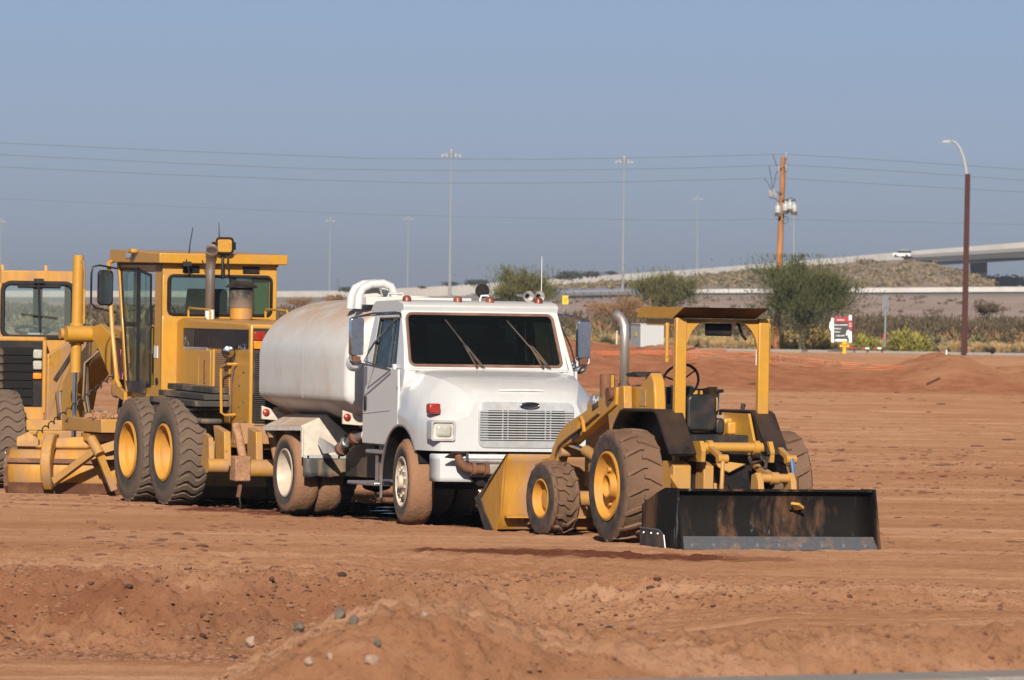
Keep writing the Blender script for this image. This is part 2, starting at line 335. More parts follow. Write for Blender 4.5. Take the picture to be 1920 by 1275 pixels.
def soil_mat():
    m = bpy.data.materials.new('desert_soil'); m.use_nodes = True; t = m.node_tree; N = t.nodes; K = t.links.new; b = N['Principled BSDF']
    tc = N.new('ShaderNodeTexCoord')
    def noise(s, d=8, r=.6, sc_=None):
        n = N.new('ShaderNodeTexNoise'); n.inputs['Scale'].default_value = s; n.inputs['Detail'].default_value = d; n.inputs['Roughness'].default_value = r
        if sc_:
            mp = N.new('ShaderNodeMapping'); mp.inputs['Scale'].default_value = sc_; K(tc.outputs['Object'], mp.inputs[0]); K(mp.outputs[0], n.inputs[0])
        else: K(tc.outputs['Object'], n.inputs[0])
        return n.outputs[0]
    def mr(x, a, c, d=0., e=1.):
        n = N.new('ShaderNodeMapRange'); n.interpolation_type = 'SMOOTHSTEP'; K(x, n.inputs[0])
        for i, q in enumerate((a, c, d, e)): n.inputs[i+1].default_value = q
        return n.outputs[0]
    def mix(f, a, c):
        n = N.new('ShaderNodeMix'); n.data_type = 'RGBA'; K(f, n.inputs[0])
        for i, q in ((6, a), (7, c)):
            if isinstance(q, tuple): n.inputs[i].default_value = (*q, 1)
            else: K(q, n.inputs[i])
        return n.outputs[2]
    def mul(x, y):
        n = N.new('ShaderNodeMath'); n.operation = 'MULTIPLY'; K(x, n.inputs[0])
        if isinstance(y, (int, float)): n.inputs[1].default_value = y
        else: K(y, n.inputs[1])
        return n.outputs[0]
    at_ = N.new('ShaderNodeAttribute'); at_.attribute_name = 'soil_and_shade'; sp = N.new('ShaderNodeSeparateColor'); K(at_.outputs['Color'], sp.inputs[0])
    c = mix(mr(noise(.22, 6), .38, .62), (.308, .168, .098), (.256, .128, .071))
    c = mix(mul(mr(noise(.9, 7, .7, (.16, 1.5, 1)), .48, .68), .6), c, (.215, .105, .062))
    c = mix(mul(mr(noise(2.6, 9, .75, (1, .8, 1)), .51, .62), .6), c, (.190, .095, .056))
    c = mix(mul(mr(noise(3.3, 7, .7), .55, .70), .5), c, (.38, .205, .125))
    c = mix(mul(mr(noise(.7, 6, .65, (.10, 1.0, 1)), .50, .64), .55), c, (.39, .235, .155))
    c = mix(mul(mr(noise(14, 6, .7), .54, .66), .75), c, (.15, .062, .034))
    c = mix(sp.outputs[0], c, mix(mr(noise(1.6, 7, .65), .35, .65), (.235, .104, .058), (.175, .072, .039)))
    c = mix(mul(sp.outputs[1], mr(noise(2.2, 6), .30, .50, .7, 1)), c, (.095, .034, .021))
    c = mix(mul(mr(noise(38, 4, .6), .60, .68), .7), c, (.12, .048, .026))
    c = mix(mul(mr(noise(28, 5, .6), .66, .72), .5), c, (.42, .27, .19))
    c = mix(sp.outputs[2], c, (.010, .006, .004))  # near-black: shade under the machines painted over the wet mud
    K(c, b.inputs['Base Color']); K(mr(sp.outputs[1], 0, 1, .95, .95), b.inputs['Roughness']); b.inputs['Specular IOR Level'].default_value = .0; b.inputs['Diffuse Roughness'].default_value = 1.0
    bn = N.new('ShaderNodeBump'); bn.inputs['Strength'].default_value = .8; bn.inputs['Distance'].default_value = .04
    ad = N.new('ShaderNodeMath'); ad.operation = 'ADD'; K(noise(16, 8, .7), ad.inputs[0]); K(mul(noise(55, 4, .6), .4), ad.inputs[1]); K(ad.outputs[0], bn.inputs['Height'])
    K(bn.outputs[0], b.inputs['Normal']); return m
SOIL = soil_mat()
me = np_mesh('ground', np.stack([X, Y, Z], -1).reshape(-1, 3), Q, SOIL, True)
red = sst(Y, 246, 252)*sst(295-Y, 0, 12)*sst(fbm(X*.3, Y*.2, 3, 71), .1, .4)
red = np.maximum(red, sst(Y, 71, 73.4)*sst(79.5-Y, 0, 5)*sst(1.0-X, 0, 2)*.95*sst(fbm(X*.7, Y*.5, 3, 73), .25, .6))
red = np.maximum(red, .25*sst(fbm(X*.12, Y*.05, 3, 75), .5, .7))
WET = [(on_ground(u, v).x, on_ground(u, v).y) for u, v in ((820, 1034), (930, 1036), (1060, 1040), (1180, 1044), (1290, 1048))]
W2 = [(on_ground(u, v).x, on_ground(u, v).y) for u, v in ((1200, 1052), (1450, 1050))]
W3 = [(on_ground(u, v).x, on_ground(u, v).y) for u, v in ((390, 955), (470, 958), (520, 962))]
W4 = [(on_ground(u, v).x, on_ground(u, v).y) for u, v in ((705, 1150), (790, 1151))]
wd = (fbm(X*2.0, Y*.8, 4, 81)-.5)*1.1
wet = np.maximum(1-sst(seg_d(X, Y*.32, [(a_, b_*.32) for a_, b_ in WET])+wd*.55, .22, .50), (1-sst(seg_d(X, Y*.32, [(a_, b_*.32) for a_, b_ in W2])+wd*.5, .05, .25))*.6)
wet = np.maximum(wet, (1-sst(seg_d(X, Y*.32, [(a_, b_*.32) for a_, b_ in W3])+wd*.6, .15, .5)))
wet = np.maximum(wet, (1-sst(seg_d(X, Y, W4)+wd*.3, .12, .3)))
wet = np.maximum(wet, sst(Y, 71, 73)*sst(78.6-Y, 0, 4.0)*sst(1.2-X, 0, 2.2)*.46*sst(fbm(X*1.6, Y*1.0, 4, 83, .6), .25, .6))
wet = np.maximum(wet, pud_shade_mask(X, Y+.5)*.95)
att = me.color_attributes.new('soil_and_shade', 'FLOAT_COLOR', 'POINT')
att.data.foreach_set('color', np.stack([red, wet, pud_shade_mask(X, Y+.5)*(Y > 84), wet*0+1], -1).astype(np.float32).ravel())
ground = tag(inst('ground', me), kind='structure')
def hz(x, y): return float(height(np.array([[float(x)]]), np.array([[float(y)]]))[0, 0])
# the plain beyond
gp = MB(); x0, x1, y0, y1 = xs[0], xs[-1], ys[0], ys[-1]
for a in ((-3400, -300, 3400, y0), (-3400, y0, x0, y1), (x1, y0, 3400, y1), (-3400, y1, 3400, 6000)):
    gp.add([(a[0], a[1], -.02), (a[2], a[1], -.02), (a[2], a[3], -.02), (a[0], a[3], -.02)], [(0, 1, 2, 3)])
far_soil = pm('far_desert_soil', (.34, .23, .15), .95, dirt=.6, dcol=(.18, .15, .09), ds=.02, lo=.45, hi=.6)
tag(gp.build('plain', far_soil, smooth=0), kind='structure')
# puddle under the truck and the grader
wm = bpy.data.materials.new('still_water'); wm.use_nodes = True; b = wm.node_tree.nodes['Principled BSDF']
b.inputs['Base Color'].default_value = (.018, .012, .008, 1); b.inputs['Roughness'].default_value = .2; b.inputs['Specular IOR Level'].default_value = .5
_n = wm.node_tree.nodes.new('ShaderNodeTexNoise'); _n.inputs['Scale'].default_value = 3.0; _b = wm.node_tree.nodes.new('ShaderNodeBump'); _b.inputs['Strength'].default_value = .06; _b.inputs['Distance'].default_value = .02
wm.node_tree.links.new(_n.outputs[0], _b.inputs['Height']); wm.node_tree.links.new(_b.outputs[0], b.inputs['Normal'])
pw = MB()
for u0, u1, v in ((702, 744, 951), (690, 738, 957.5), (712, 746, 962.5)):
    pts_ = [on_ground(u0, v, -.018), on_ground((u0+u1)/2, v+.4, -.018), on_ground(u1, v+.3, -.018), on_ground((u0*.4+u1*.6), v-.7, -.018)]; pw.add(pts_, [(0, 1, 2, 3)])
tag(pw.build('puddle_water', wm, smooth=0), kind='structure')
# concrete kerb and asphalt by the photographer
conc = pm('kerb_concrete', (.24, .22, .20), .85, dirt=.4, bump=.2); asph = pm('asphalt', (.055, .055, .058), .9, var=.2, bump=.3, bs=60)
ka = math.atan2(KB_[1]-KA[1], KB_[0]-KA[0]); Rk = Matrix.Rotation(ka, 3, 'Z')
kr = empty('roadside_kerb', (KA[0], KA[1], 0), ka, kind='structure')
for i in range(12): MB().b2((-18+i*3.0, -.62, .35), (-18+i*3.0+2.985, .0, .655)).build('kerb_stone', conc, kr, bevel=.02)
rd = MB(); rd.b2((-40, -60, .3), (40, -.64, .585)); rdo = tag(rd.build('near_road', asph), kind='structure'); rdo.location = (KA[0], KA[1], 0); rdo.rotation_euler = (0, 0, ka)
# ================= wheels =================
def tyre_mesh(name, R, W, m, kind, n=24, lug=.03, rim=.5, seg=48):
    """R outer radius, W width, axis +Y, outer face at y=0, body towards -Y"""
    b = MB(); h = W/2
    prof = [(R*rim, -.02), (R*rim*1.06, .004), (R*(.5+rim*.5), .012), (R*.90, .004), (R*.965, -.025), (R-lug, -.06*1.0), (R-lug+.006, -h)]
    full = prof+[(r, -W-t) for r, t in reversed(prof[:-1])]
    b.lathe(full, (0, 0, 0), (0, 1, 0), seg)
    def P(a, r, y): return (r*math.cos(a), y, r*math.sin(a))
    pitch = 2*math.pi/n
    def rad(s):                                  # crown of the tread over s in [-1, 1]
        return R-.035*R*abs(s)**3-(.06*R if abs(s) > 1.0 else 0)
    if kind == 'mud':                            # tread packed flat with mud
        rg = random.Random(3); ring = []
        for j in range(9):
            s = -1+j/4; ring.append([((R+.004-.030*abs(s)**4+rg.uniform(-.004, .004))*math.cos(2*math.pi*k/90), -h-s*h*.97, (R+.004-.030*abs(s)**4+rg.uniform(-.004, .004))*math.sin(2*math.pi*k/90)) for k in range(90)])
        b.loft(ring, cap=False); return b.mesh(name, m, 60)
    if kind == 'plain':
        for j in range(4):
            y = -W*(.17+.22*j)
            b.lathe([(R-lug, y-.07*W), (R-.004, y-.06*W), (R, y), (R-.004, y+.06*W), (R-lug, y+.07*W)], (0, 0, 0), (0, 1, 0), seg)
        return b.mesh(name, m, 40)
    for i in range(n):
        if kind == 'wave':   off = lambda s: pitch*(.30*math.sin(s*4.4)); ss = [-1.06, -1, -.75, -.5, -.25, 0, .25, .5, .75, 1, 1.06]; th = .62; halves = [ss]
        elif kind == 'chev': off = lambda s: pitch*(.95*abs(s)); th = .46; halves = [[-1.08, -1, -.7, -.4, -.12, .10]] if i % 2 else [[-.10, .12, .4, .7, 1, 1.08]]
        else:                off = lambda s: pitch*(.55*(1-abs(s))*2+.25*math.sin(s*6)); th = .50; halves = [[-1.08, -1, -.66, -.33, .08]] if i % 2 else [[-.08, .33, .66, 1, 1.08]]
        for ss in halves:
            rings = []
            for s in ss:
                a = i*pitch+off(s); y = -h-s*h*.96; edge = abs(s) > 1.0
                ro = R*.90 if edge else rad(s); ri = R*.86 if edge else R-lug*1.6-.03*R*abs(s)**3
                y = -h-math.copysign(h*.985, s) if edge else y
                q = pitch*th/2
                rings.append([P(a-q*1.12, ri, y), P(a-q*.82, ro, y), P(a+q*.82, ro, y), P(a+q*1.12, ri, y)])
            b.loft(rings)
    return b.mesh(name, m, 30)
def lathe_mesh(name, prof, m, seg=40, extra=None):
    b = MB(); b.lathe(prof, (0, 0, 0), (0, 1, 0), seg)
    if extra: extra(b)
    return b.mesh(name, m, 40)
def put_wheel(parent, parts, loc, flip=False, spin=0., steer=0., label=None):
    """parts: list of (name, mesh); first becomes the wheel, the rest its sub-parts"""
    o = inst('wheel', parts[0][1], parent); o.location = loc
    o.rotation_euler = (0, spin, steer+(math.pi if flip else 0)); o.rotation_mode = 'XYZ'
    for nm, me in parts[1:]: inst(nm, me, o)
    if label: o['label'] = label
    return o

# ================= water truck =================
W0 = on_ground(752, 984); A = math.radians(-70)
def root_at(W, ang, off, **k):
    c, s = math.cos(ang), math.sin(ang)
    return empty(k.pop('name'), (W.x-(c*off[0]-s*off[1]), W.y-(s*off[0]+c*off[1]), 0), ang, **k)
T = root_at(W0, A, (0, -1.17), name='water_truck', label='white tanker truck with muddy wheels and dark windscreen, parked between two yellow machines', cat='truck')
def tp(mb, name, mat, parent=None, **k): return mb.build(name, M[mat], parent or T, **k)
# chassis
f = MB()
for s in (-1, 1): f.b2((-5.35, s*.36, .62), (1.05, s*.46, .88))
for x in (-5.2, -3.4, -2.0, .9): f.b2((x, -.36, .66), (x+.12, .36, .82))
f.cyl((0, -.95, .50), (0, .95, .50), .07); f.cyl((-4.3, -.7, .51), (-4.3, .7, .51), .11); f.lathe([(.01, -.2), (.2, -.15), (.24, 0), (.2, .15), (.01, .2)], (-4.3, 0, .51), (0, 1, 0), 16)
f.b2((-1.6, -.45, .45), (.75, .45, 1.35)); f.cyl((-4.1, 0, .55), (-1.4, 0, .62), .06)
f.b2((-3.3, -.75, .5), (-2.2, .75, .9)); f.b2((.2, -.62, .62), (.95, .62, 1.4))
tp(f, 'chassis', 'dark')
# cab
def sy(z): return 1.05-.10*max(0, min(1, (z-1.85)/.7))
def side(poly, s, dy=0): return [(x, s*(sy(z)+dy), z) for x, z in poly]
c = MB()
for s in (-1, 1):
    c.plate(side([(-1.72, 1.86), (-1.46, 1.86), (-1.43, 2.44), (-1.60, 2.50)], s), .05)
    c.plate(side([(-1.60, 2.50), (-1.43, 2.44), (-.67, 2.455), (-.58, 2.55)], s), .05)
    c.plate(side([(-.67, 2.455), (-.555, 1.84), (-.25, 1.84), (-.58, 2.55)], s), .05)
c.prism([(-1.72, 2.46), (-1.74, 2.56), (-1.60, 2.645), (-.80, 2.67), (-.60, 2.635), (-.55, 2.60), (-.575, 2.53), (-.62, 2.50)], 1, -.985, .985)
c.plate([(-.215, -1.0, 1.83), (-.255, -1.0, 1.86), (-.255, 1.0, 1.86), (-.215, 1.0, 1.83)], .02)
c.plate([(-1.715, -1.03, .92), (-1.715, 1.03, .92), (-1.715, 1.03, 1.93), (-1.715, -1.03, 1.93)], .03)
cab = tp(c, 'cab', 'white', bevel=.018)
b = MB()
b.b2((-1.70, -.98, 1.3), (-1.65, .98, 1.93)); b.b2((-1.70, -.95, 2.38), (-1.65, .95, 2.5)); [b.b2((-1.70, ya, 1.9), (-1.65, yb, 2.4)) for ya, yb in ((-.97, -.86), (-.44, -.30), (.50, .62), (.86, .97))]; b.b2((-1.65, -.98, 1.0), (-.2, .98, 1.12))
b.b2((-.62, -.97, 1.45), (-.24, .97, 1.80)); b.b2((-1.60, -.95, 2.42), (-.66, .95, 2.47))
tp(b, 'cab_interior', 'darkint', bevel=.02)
for y in (-.62, .52):
    b = MB(); b.b2((-1.5, y-.25, 1.1), (-1.05, y+.25, 1.5)); b.b2((-1.58, y-.24, 1.5), (-1.42, y+.24, 2.16)); b.b2((-1.56, y-.13, 2.17), (-1.46, y+.13, 2.34)); tp(b, 'cab_seat', 'cabseat', bevel=.03)
for y0, y1 in ((-.9, -.42), (-.30, .52), (.6, .9)):
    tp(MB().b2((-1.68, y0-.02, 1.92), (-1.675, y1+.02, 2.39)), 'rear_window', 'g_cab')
sw = MB(); pts = [(-.80+.09*math.sin(a), .45+.23*math.cos(a), 1.83+.2*math.sin(a)) for a in [i*math.pi/12 for i in range(25)]]
sw.tube(pts, .018, 6, False); sw.cyl((-.8, .45, 1.83), (-.6, .45, 1.65), .03); sw.bar((-.8, .24, 1.83), (-.8, .66, 1.83), .03, .02); tp(sw, 'steering_wheel', 'black')
# windscreen
ws = [(-.262, -1.02, 1.862), (-.262, .96, 1.862), (-.575, .915, 2.525), (-.575, -.975, 2.525)]
tp(MB().plate(ws, .008), 'windscreen', 'g_truck', smooth=0)
M['seal'] = pm('dusty_window_seal', (.16, .085, .06), .85, dirt=.5, dcol=(.30, .18, .13))
def wpt(a, b, o=.0):                  # a across 0..1, b up 0..1 on the windscreen
    l = Vector(ws[0]).lerp(Vector(ws[3]), b); r = Vector(ws[1]).lerp(Vector(ws[2]), b); return l.lerp(r, a)+Vector((.012+o, 0, .005))
def rpath(m, ra, rb): return [wpt(p[0], p[1]) for p in arc((1-m-ra, 1-m*3-rb), 1, 0, 90, 5, lambda x, y: (1-m-ra+(x-(1-m-ra))*ra, 1-m*3-rb+(y-(1-m*3-rb))*rb))+arc((m+ra, 1-m*3-rb), 1, 90, 180, 5, lambda x, y: (m+ra+(x-m-ra)*ra, 1-m*3-rb+(y-(1-m*3-rb))*rb))+arc((m+ra, m*3+rb), 1, 180, 270, 5, lambda x, y: (m+ra+(x-m-ra)*ra, m*3+rb+(y-m*3-rb)*rb))+arc((1-m-ra, m*3+rb), 1, 270, 360, 5, lambda x, y: (1-m-ra+(x-(1-m-ra))*ra, m*3+rb+(y-m*3-rb)*rb))]
pa = rpath(.012, .035, .10); g = MB(); g.tube(pa+[pa[0]], .019, 6, False); tp(g, 'windscreen_seal', 'seal')
corner = [wpt(1.02, 1.02)]*6+[wpt(-.02, 1.02)]*6+[wpt(-.02, -.03)]*6+[wpt(1.02, -.03)]*6
g = MB(); g.add(pa+corner, [(i, (i+1) % 24, (i+1) % 24+24, i+24) for i in range(24)]); tp(g, 'windscreen_frame', 'white', smooth=0)
def wiper(y0, y1, y2):
    m = MB()
    P = lambda y, t: (-.245-.313*t+.03, y, 1.87+.66*t)
    m.bar(P(y0, -.0), P(y0-.13, .42), .022, .018); m.bar(P(y0+.09, -.0), P(y0-.10, .40), .014, .014); m.bar(P(y1, .02), P(y2, .86), .022, .014)
    tp(m, 'wiper', 'blackm')
wiper(-.16, -.10, -.48); wiper(.68, .74, .30)
# doors with window glass, handle
for s in (-1, 1):
    d = MB(); d.plate(side([(-1.72, .93), (-.92, .93), (-.82, 1.02), (-.70, 1.16), (-.60, 1.26), (-.555, 1.36), (-.565, 1.85), (-1.715, 1.87)], s, .012), .05)
    dr = tp(d, 'door', 'white', bevel=.012)
    tr = MB(); tr.plate(side([(-1.70, 1.285), (-.60, 1.345), (-.60, 1.352), (-1.70, 1.292)], s, .034), .012); tp(tr, 'door_crease', 'greystk', dr)
    tr = MB(); tr.plate(side([(-.568, 1.36), (-.560, 1.36), (-.568, 1.80), (-.576, 1.80)], s, .034), .012); tp(tr, 'door_gap', 'blackm', dr)
    hd = MB(); hd.plate(side([(-1.63, 1.33), (-1.57, 1.33), (-1.57, 1.50), (-1.63, 1.50)], s, .045), .03); tp(hd, 'handle', 'black', dr, bevel=.012)
    wn = MB(); wn.plate(side([(-1.46, 1.87), (-.56, 1.84), (-.665, 2.455), (-1.43, 2.44)], s, -.012), .008); wo = tp(wn, 'window', 'g_cab', dr, smooth=0)
    fr = MB(); fr.tube(side([(-1.46, 1.875), (-.565, 1.845), (-.66, 2.45), (-1.43, 2.435), (-1.46, 1.875)], s, .005), .016, 6); tp(fr, 'window_seal', 'blackm', dr)
    dv = MB(); dv.tube(side([(-.86, 1.85), (-.90, 2.44)], s, .01), .012, 6); tp(dv, 'window_divider', 'chrome', dr)
    hg = MB(); hg.b2((-.60, s*1.07, 1.80), (-.53, s*1.11, 1.90)); tp(hg, 'hinge_cover', 'white', dr, bevel=.01)
    rg = MB(); rg.tube(side([(-1.55, 2.50), (-.70, 2.51), (-.60, 2.47)], s, .03), .014, 6); tp(rg, 'rain_gutter', 'blackm')
# hood and wings
ST = [(-.28, 1.850, .985, 1.81, 1.10, 1.62, 1.135, 1.40), (.1, 1.828, .945, 1.79, 1.105, 1.60, 1.165, 1.33), (.5, 1.775, .855, 1.735, 1.0, 1.555, 1.17, 1.32), (.75, 1.705, .765, 1.66, .885, 1.485, 1.15, 1.285), (.90, 1.63, .70, 1.58, .80, 1.42, 1.12, 1.25), (1.0, 1.545, .655, 1.50, .74, 1.34, 1.08, 1.21), (1.035, 1.505, .645, 1.46, .72, 1.31, 1.055, 1.17)]
xsn = [-.28, -.2, -.1, 0, .1, .2, .3, .38, .44, .5, .6, .7, .78, .85, .90, .94, .98, 1.01, 1.035]
def zb(x):
    d = .44-(x+.12)**2
    return max(.90, .52+math.sqrt(d)) if d > 0 and x < .50 else .90
rings = []
sx = [s[0] for s in ST]
for x in xsn:
    v = [float(np.interp(x, sx, [s[i] for s in ST])) for i in range(8)]; zt, yr, zr, ym, zm, ye, ze = v[1:]
    half = [(0, zt), (yr*.6, zt-.004), (yr*.88, zt*.65+zr*.35), (yr, zr), (yr*.55+ym*.45, zr*.60+zm*.40-.015), (ym, zm), (ym*.45+ye*.55, zm*.45+ze*.55+.012), (ye-.015, ze+.004), (ye, ze-.05), (ye+.004, (ze+zb(x))/2), (ye-.005, zb(x))]
    rings.append([(x, -y, z) for y, z in reversed(half)]+[(x, y, z) for y, z in half[1:]])
for s in (-1, 1): tp(MB().loft([[(x, s*.93, 1.56), (x, s*1.105, 1.56), (x, s*(1.055 if x < -.5 else 1.07), 1.852), (x, s*.93, 1.858)] for x in (-.555, -.40, -.225)]), 'cowl_corner', 'white', bevel=.012)
h = MB(); n = len(rings[0]); h.add([p for r in rings for p in r], [(i*n+j, i*n+j+1, (i+1)*n+j+1, (i+1)*n+j) for i in range(len(rings)-1) for j in range(n-1)])
h.add(rings[-1], [tuple(range(n))])
for s in (-1, 1):
    arc_ = [(-.12+.663*math.cos(math.radians(a)), .52+.663*math.sin(math.radians(a))) for a in range(104, 150, 6)]
    h.plate([(x, s*(1.125), z) for x, z in [(-.28, 1.60), (-.28, 1.163)]+arc_+[(-.70, .86), (-.70, 1.16), (-.60, 1.26), (-.545, 1.36), (-.55, 1.84), (-.30, 1.84)]], .03)
hood = tp(h, 'hood', 'white', smooth=27)
wl = MB()
for s in (-1, 1):
    ar = [(-.12+.665*math.cos(math.radians(a)), .52+.655*math.sin(math.radians(a))) for a in range(20, 181, 10)]
    wl.sheet([[(x, s*1.14, z) for x, z in ar], [(x, s*.5, z) for x, z in ar]])
    wl.plate([(x, s*.55, z) for x, z in [(-.8, .5)]+ar[::-1]+[(.5, .6)]], .02)
tp(wl, 'wheel_arch_liner', 'black', hood)
for s in (-1, 1):
    lp = MB(); lp.tube([(-.12+.67*math.cos(math.radians(a)), s*1.155, .52+.662*math.sin(math.radians(a))) for a in range(34, 186, 8)]+[(-.79, s*1.155, .30)], .016, 6); tp(lp, 'arch_lip', 'alu', hood)
tp(MB().tube([(.93, -.30, 1.617), (.935, -.13, 1.622), (.935, .16, 1.622), (.93, .26, 1.617)], .010, 6), 'hood_trim', 'sticker', hood)
tp(MB().b2((.78, -.06, 1.155), (.95, .06, 1.158)), 'hood_latch', 'black', hood)
for s in (1,): tp(MB().tube([(.30, s*1.16, 1.56), (.45, s*1.175, 1.50), (.55, s*1.18, 1.30)], .012, 6), 'hood_hinge_strap', 'black', hood)
tp(MB().b2((-.33, -1.143, 1.60), (-.28, -1.141, 1.635)), 'hood_sticker', 'greystk', hood)
def rr(y0, y1, z0, z1, r): return arc((y1-r, z1-r), r, 0, 90, 5, lambda a, b: (a, b))+arc((y0+r, z1-r), r, 90, 180, 5, lambda a, b: (a, b))+arc((y0+r, z0+r), r, 180, 270, 5, lambda a, b: (a, b))+arc((y1-r, z0+r), r, 270, 360, 5, lambda a, b: (a, b))
# front lights
for s in (-1, 1):
    bz = MB(); o_ = rr(.885, 1.185, 1.02, 1.26, .03); i_ = rr(.908, 1.162, 1.045, 1.235, .03); n_ = len(o_)
    bz.add([(.90, s*y, z) for y, z in o_]+[(1.068, s*y, z) for y, z in o_]+[(1.068, s*y, z) for y, z in i_]+[(1.035, s*y, z) for y, z in i_],
           [(i+k*n_, (i+1) % n_+k*n_, (i+1) % n_+(k+1)*n_, i+(k+1)*n_) for k in range(3) for i in range(n_)])
    bo = tp(bz, 'headlight', 'grille', smooth=30)
    tp(MB().prism([(s*y, z) for y, z in i_], 0, 1.0, 1.04), 'lens_bezel', 'cream', bo)
    tp(MB().loft([[(1.04, s*y, z) for y, z in rr(.925, 1.115, 1.065, 1.215, .03)], [(1.058, s*y, z) for y, z in rr(.93, 1.11, 1.07, 1.21, .03)], [(1.068, s*y, z) for y, z in rr(.97, 1.07, 1.10, 1.18, .02)]]), 'lens', 'lens', bo, smooth=60)
    mk = MB(); mk.b2((.80, s*1.02, 1.335), (.93, s*1.165, 1.455)); mo = tp(mk, 'marker_light', 'red_lens', bevel=.02); mo.rotation_euler = (0, 0, 0)
# grille
gr = MB(); y0, y1, z0, z1 = -.59, .605, .945, 1.485
gr.b2((1.036, y0+.01, z0+.09), (1.041, y1-.01, z1-.09))
go = tp(gr, 'grille', 'blackm')
fr = MB()
o1 = rr(y0, y1, z0, z1, .09); i1 = rr(y0+.012, y1-.012, z0+.085, z1-.10, .03); N_ = len(o1)
fr.add([(1.05, *p) for p in o1]+[(1.062, *p) for p in i1]+[(1.03, *p) for p in o1], [(i, (i+1) % N_, (i+1) % N_+N_, i+N_) for i in range(N_)]+[(i+2*N_, (i+1) % N_+2*N_, (i+1) % N_, i) for i in range(N_)])
for sgn, a in ((-1, y0+.012), (1, y1-.012)):
    fr.b2((1.045, a, z0+.085), (1.058, a-sgn*.105, z1-.10))
tp(fr, 'grille_frame', 'grille', go)
sl_me = MB().box((0, 0, 0), (.03, y1-y0-.03, .0135)).mesh('slat', M['grille'], 0)
for i in range(12):
    o = inst('slat', sl_me, go); o.location = (1.068, (y0+y1)/2, z0+.10+i*(z1-z0-.215)/11)
for yy in (-.30, -.235, .0, .235, .30): tp(MB().box((1.060, yy+.007, (z0+z1)/2-.005), (.012, .017 if yy else .008, z1-z0-.19)), 'grille_bar', 'grille', go)
em = MB(); em.tube([(1.085, .035+.115*math.cos(a), 1.448+.030*math.sin(a)) for a in [i*math.pi/12 for i in range(25)]], .011, 6, False); eo = tp(em, 'emblem', 'chrome', go)
tp(MB().prism(rr(-.085, .155, 1.422, 1.474, .024), 0, 1.066, 1.082), 'emblem_plate', 'black', eo)
# bumper
bp = MB(); pl = [(1.0, -1.17), (1.17, -1.10), (1.25, -.80), (1.27, 0), (1.25, .80), (1.17, 1.10), (1.0, 1.17)]
bp.sheet([[(x, y, z) for x, y in pl] for z in (.545, .60, .80, .855)]); bp.sheet([[(x, y, .855) for x, y in pl], [(x-.1, y*.95, .862) for x, y in pl]])
tp(bp, 'bumper', 'white', solid=.02)
tp(MB().plate([(1.275, -.78, .60), (1.295, .8, .60), (1.275, .8, .50), (1.255, -.66, .50)], .03), 'air_dam', 'blackm')
sp = MB(); sp.tube([(1.40, -.62, .71), (1.42, .75, .71)], .055, 14); sp.tube([(1.33, -.9, .79), (1.34, -.1, .79)], .035, 10); tp(sp, 'spray_pipe', 'alu', bevel=0)
el = MB(); el.tube([(1.38, -.96, .86), (1.40, -.94, .78), (1.40, -.88, .72), (1.40, -.76, .69), (1.40, -.62, .70)], [.05, .055, .06, .058, .058], 12)
tp(el, 'pipe_elbow', 'rust')
for y in (-.62, -.30, -.78): tp(MB().cyl((1.41, y-.025, .70), (1.41, y+.025, .70), .078), 'pipe_flange', 'rust'); tp(MB().b2((1.37, -.60, .64), (1.47, -.32, .76)), 'valve_body', 'cream', bevel=.02)
fl = MB(); fl.plate([(1.36, -1.12, .83), (1.40, -1.05, .885), (1.42, -.88, .90), (1.42, -.86, .86), (1.38, -.98, .82)], .025); tp(fl, 'spray_deflector', 'black')
tp(MB().cyl((1.42, -.86, .80), (1.42, -.86, .89), .02), 'valve_stem', 'chrome')
tp(MB().tube([(1.30, -.45, .55), (1.30, -.43, .47), (1.31, -.50, .42), (1.30, -.62, .42), (1.28, -.66, .45)], .012, 6), 'tow_hook', 'alu')
tp(MB().tube([(1.44, -.05, .765), (1.46, .02, .80), (1.45, .12, .79), (1.44, .2, .76)], .010, 6), 'hose', 'hose')
# steps, battery box
st = MB(); st.b2((-1.50, -1.12, .815), (-.84, -.75, .865)); tp(st, 'step', 'alu', bevel=.015)
st = MB(); st.b2((-1.93, -1.20, .435), (-.92, -.72, .48)); tp(st, 'step', 'alu', bevel=.015)
bb = MB(); bb.b2((-1.42, -1.02, .48), (-.80, -.6, .80)); bo = tp(bb, 'battery_box', 'alu', bevel=.015)
tp(MB().b2((-1.25, -1.035, .49), (-1.20, -1.02, .80)), 'strap', 'rust', bo)
tp(MB().tube([(-1.60, -.95, .33), (-1.45, -.98, .28), (-1.3, -1.0, .26), (-1.05, -1.05, .25)], .018, 6), 'fuel_line', 'hose_tan')
tp(MB().b2((-1.12, -1.1, .24), (-.80, -.8, .30)), 'step_bracket', 'rust', bevel=.02)
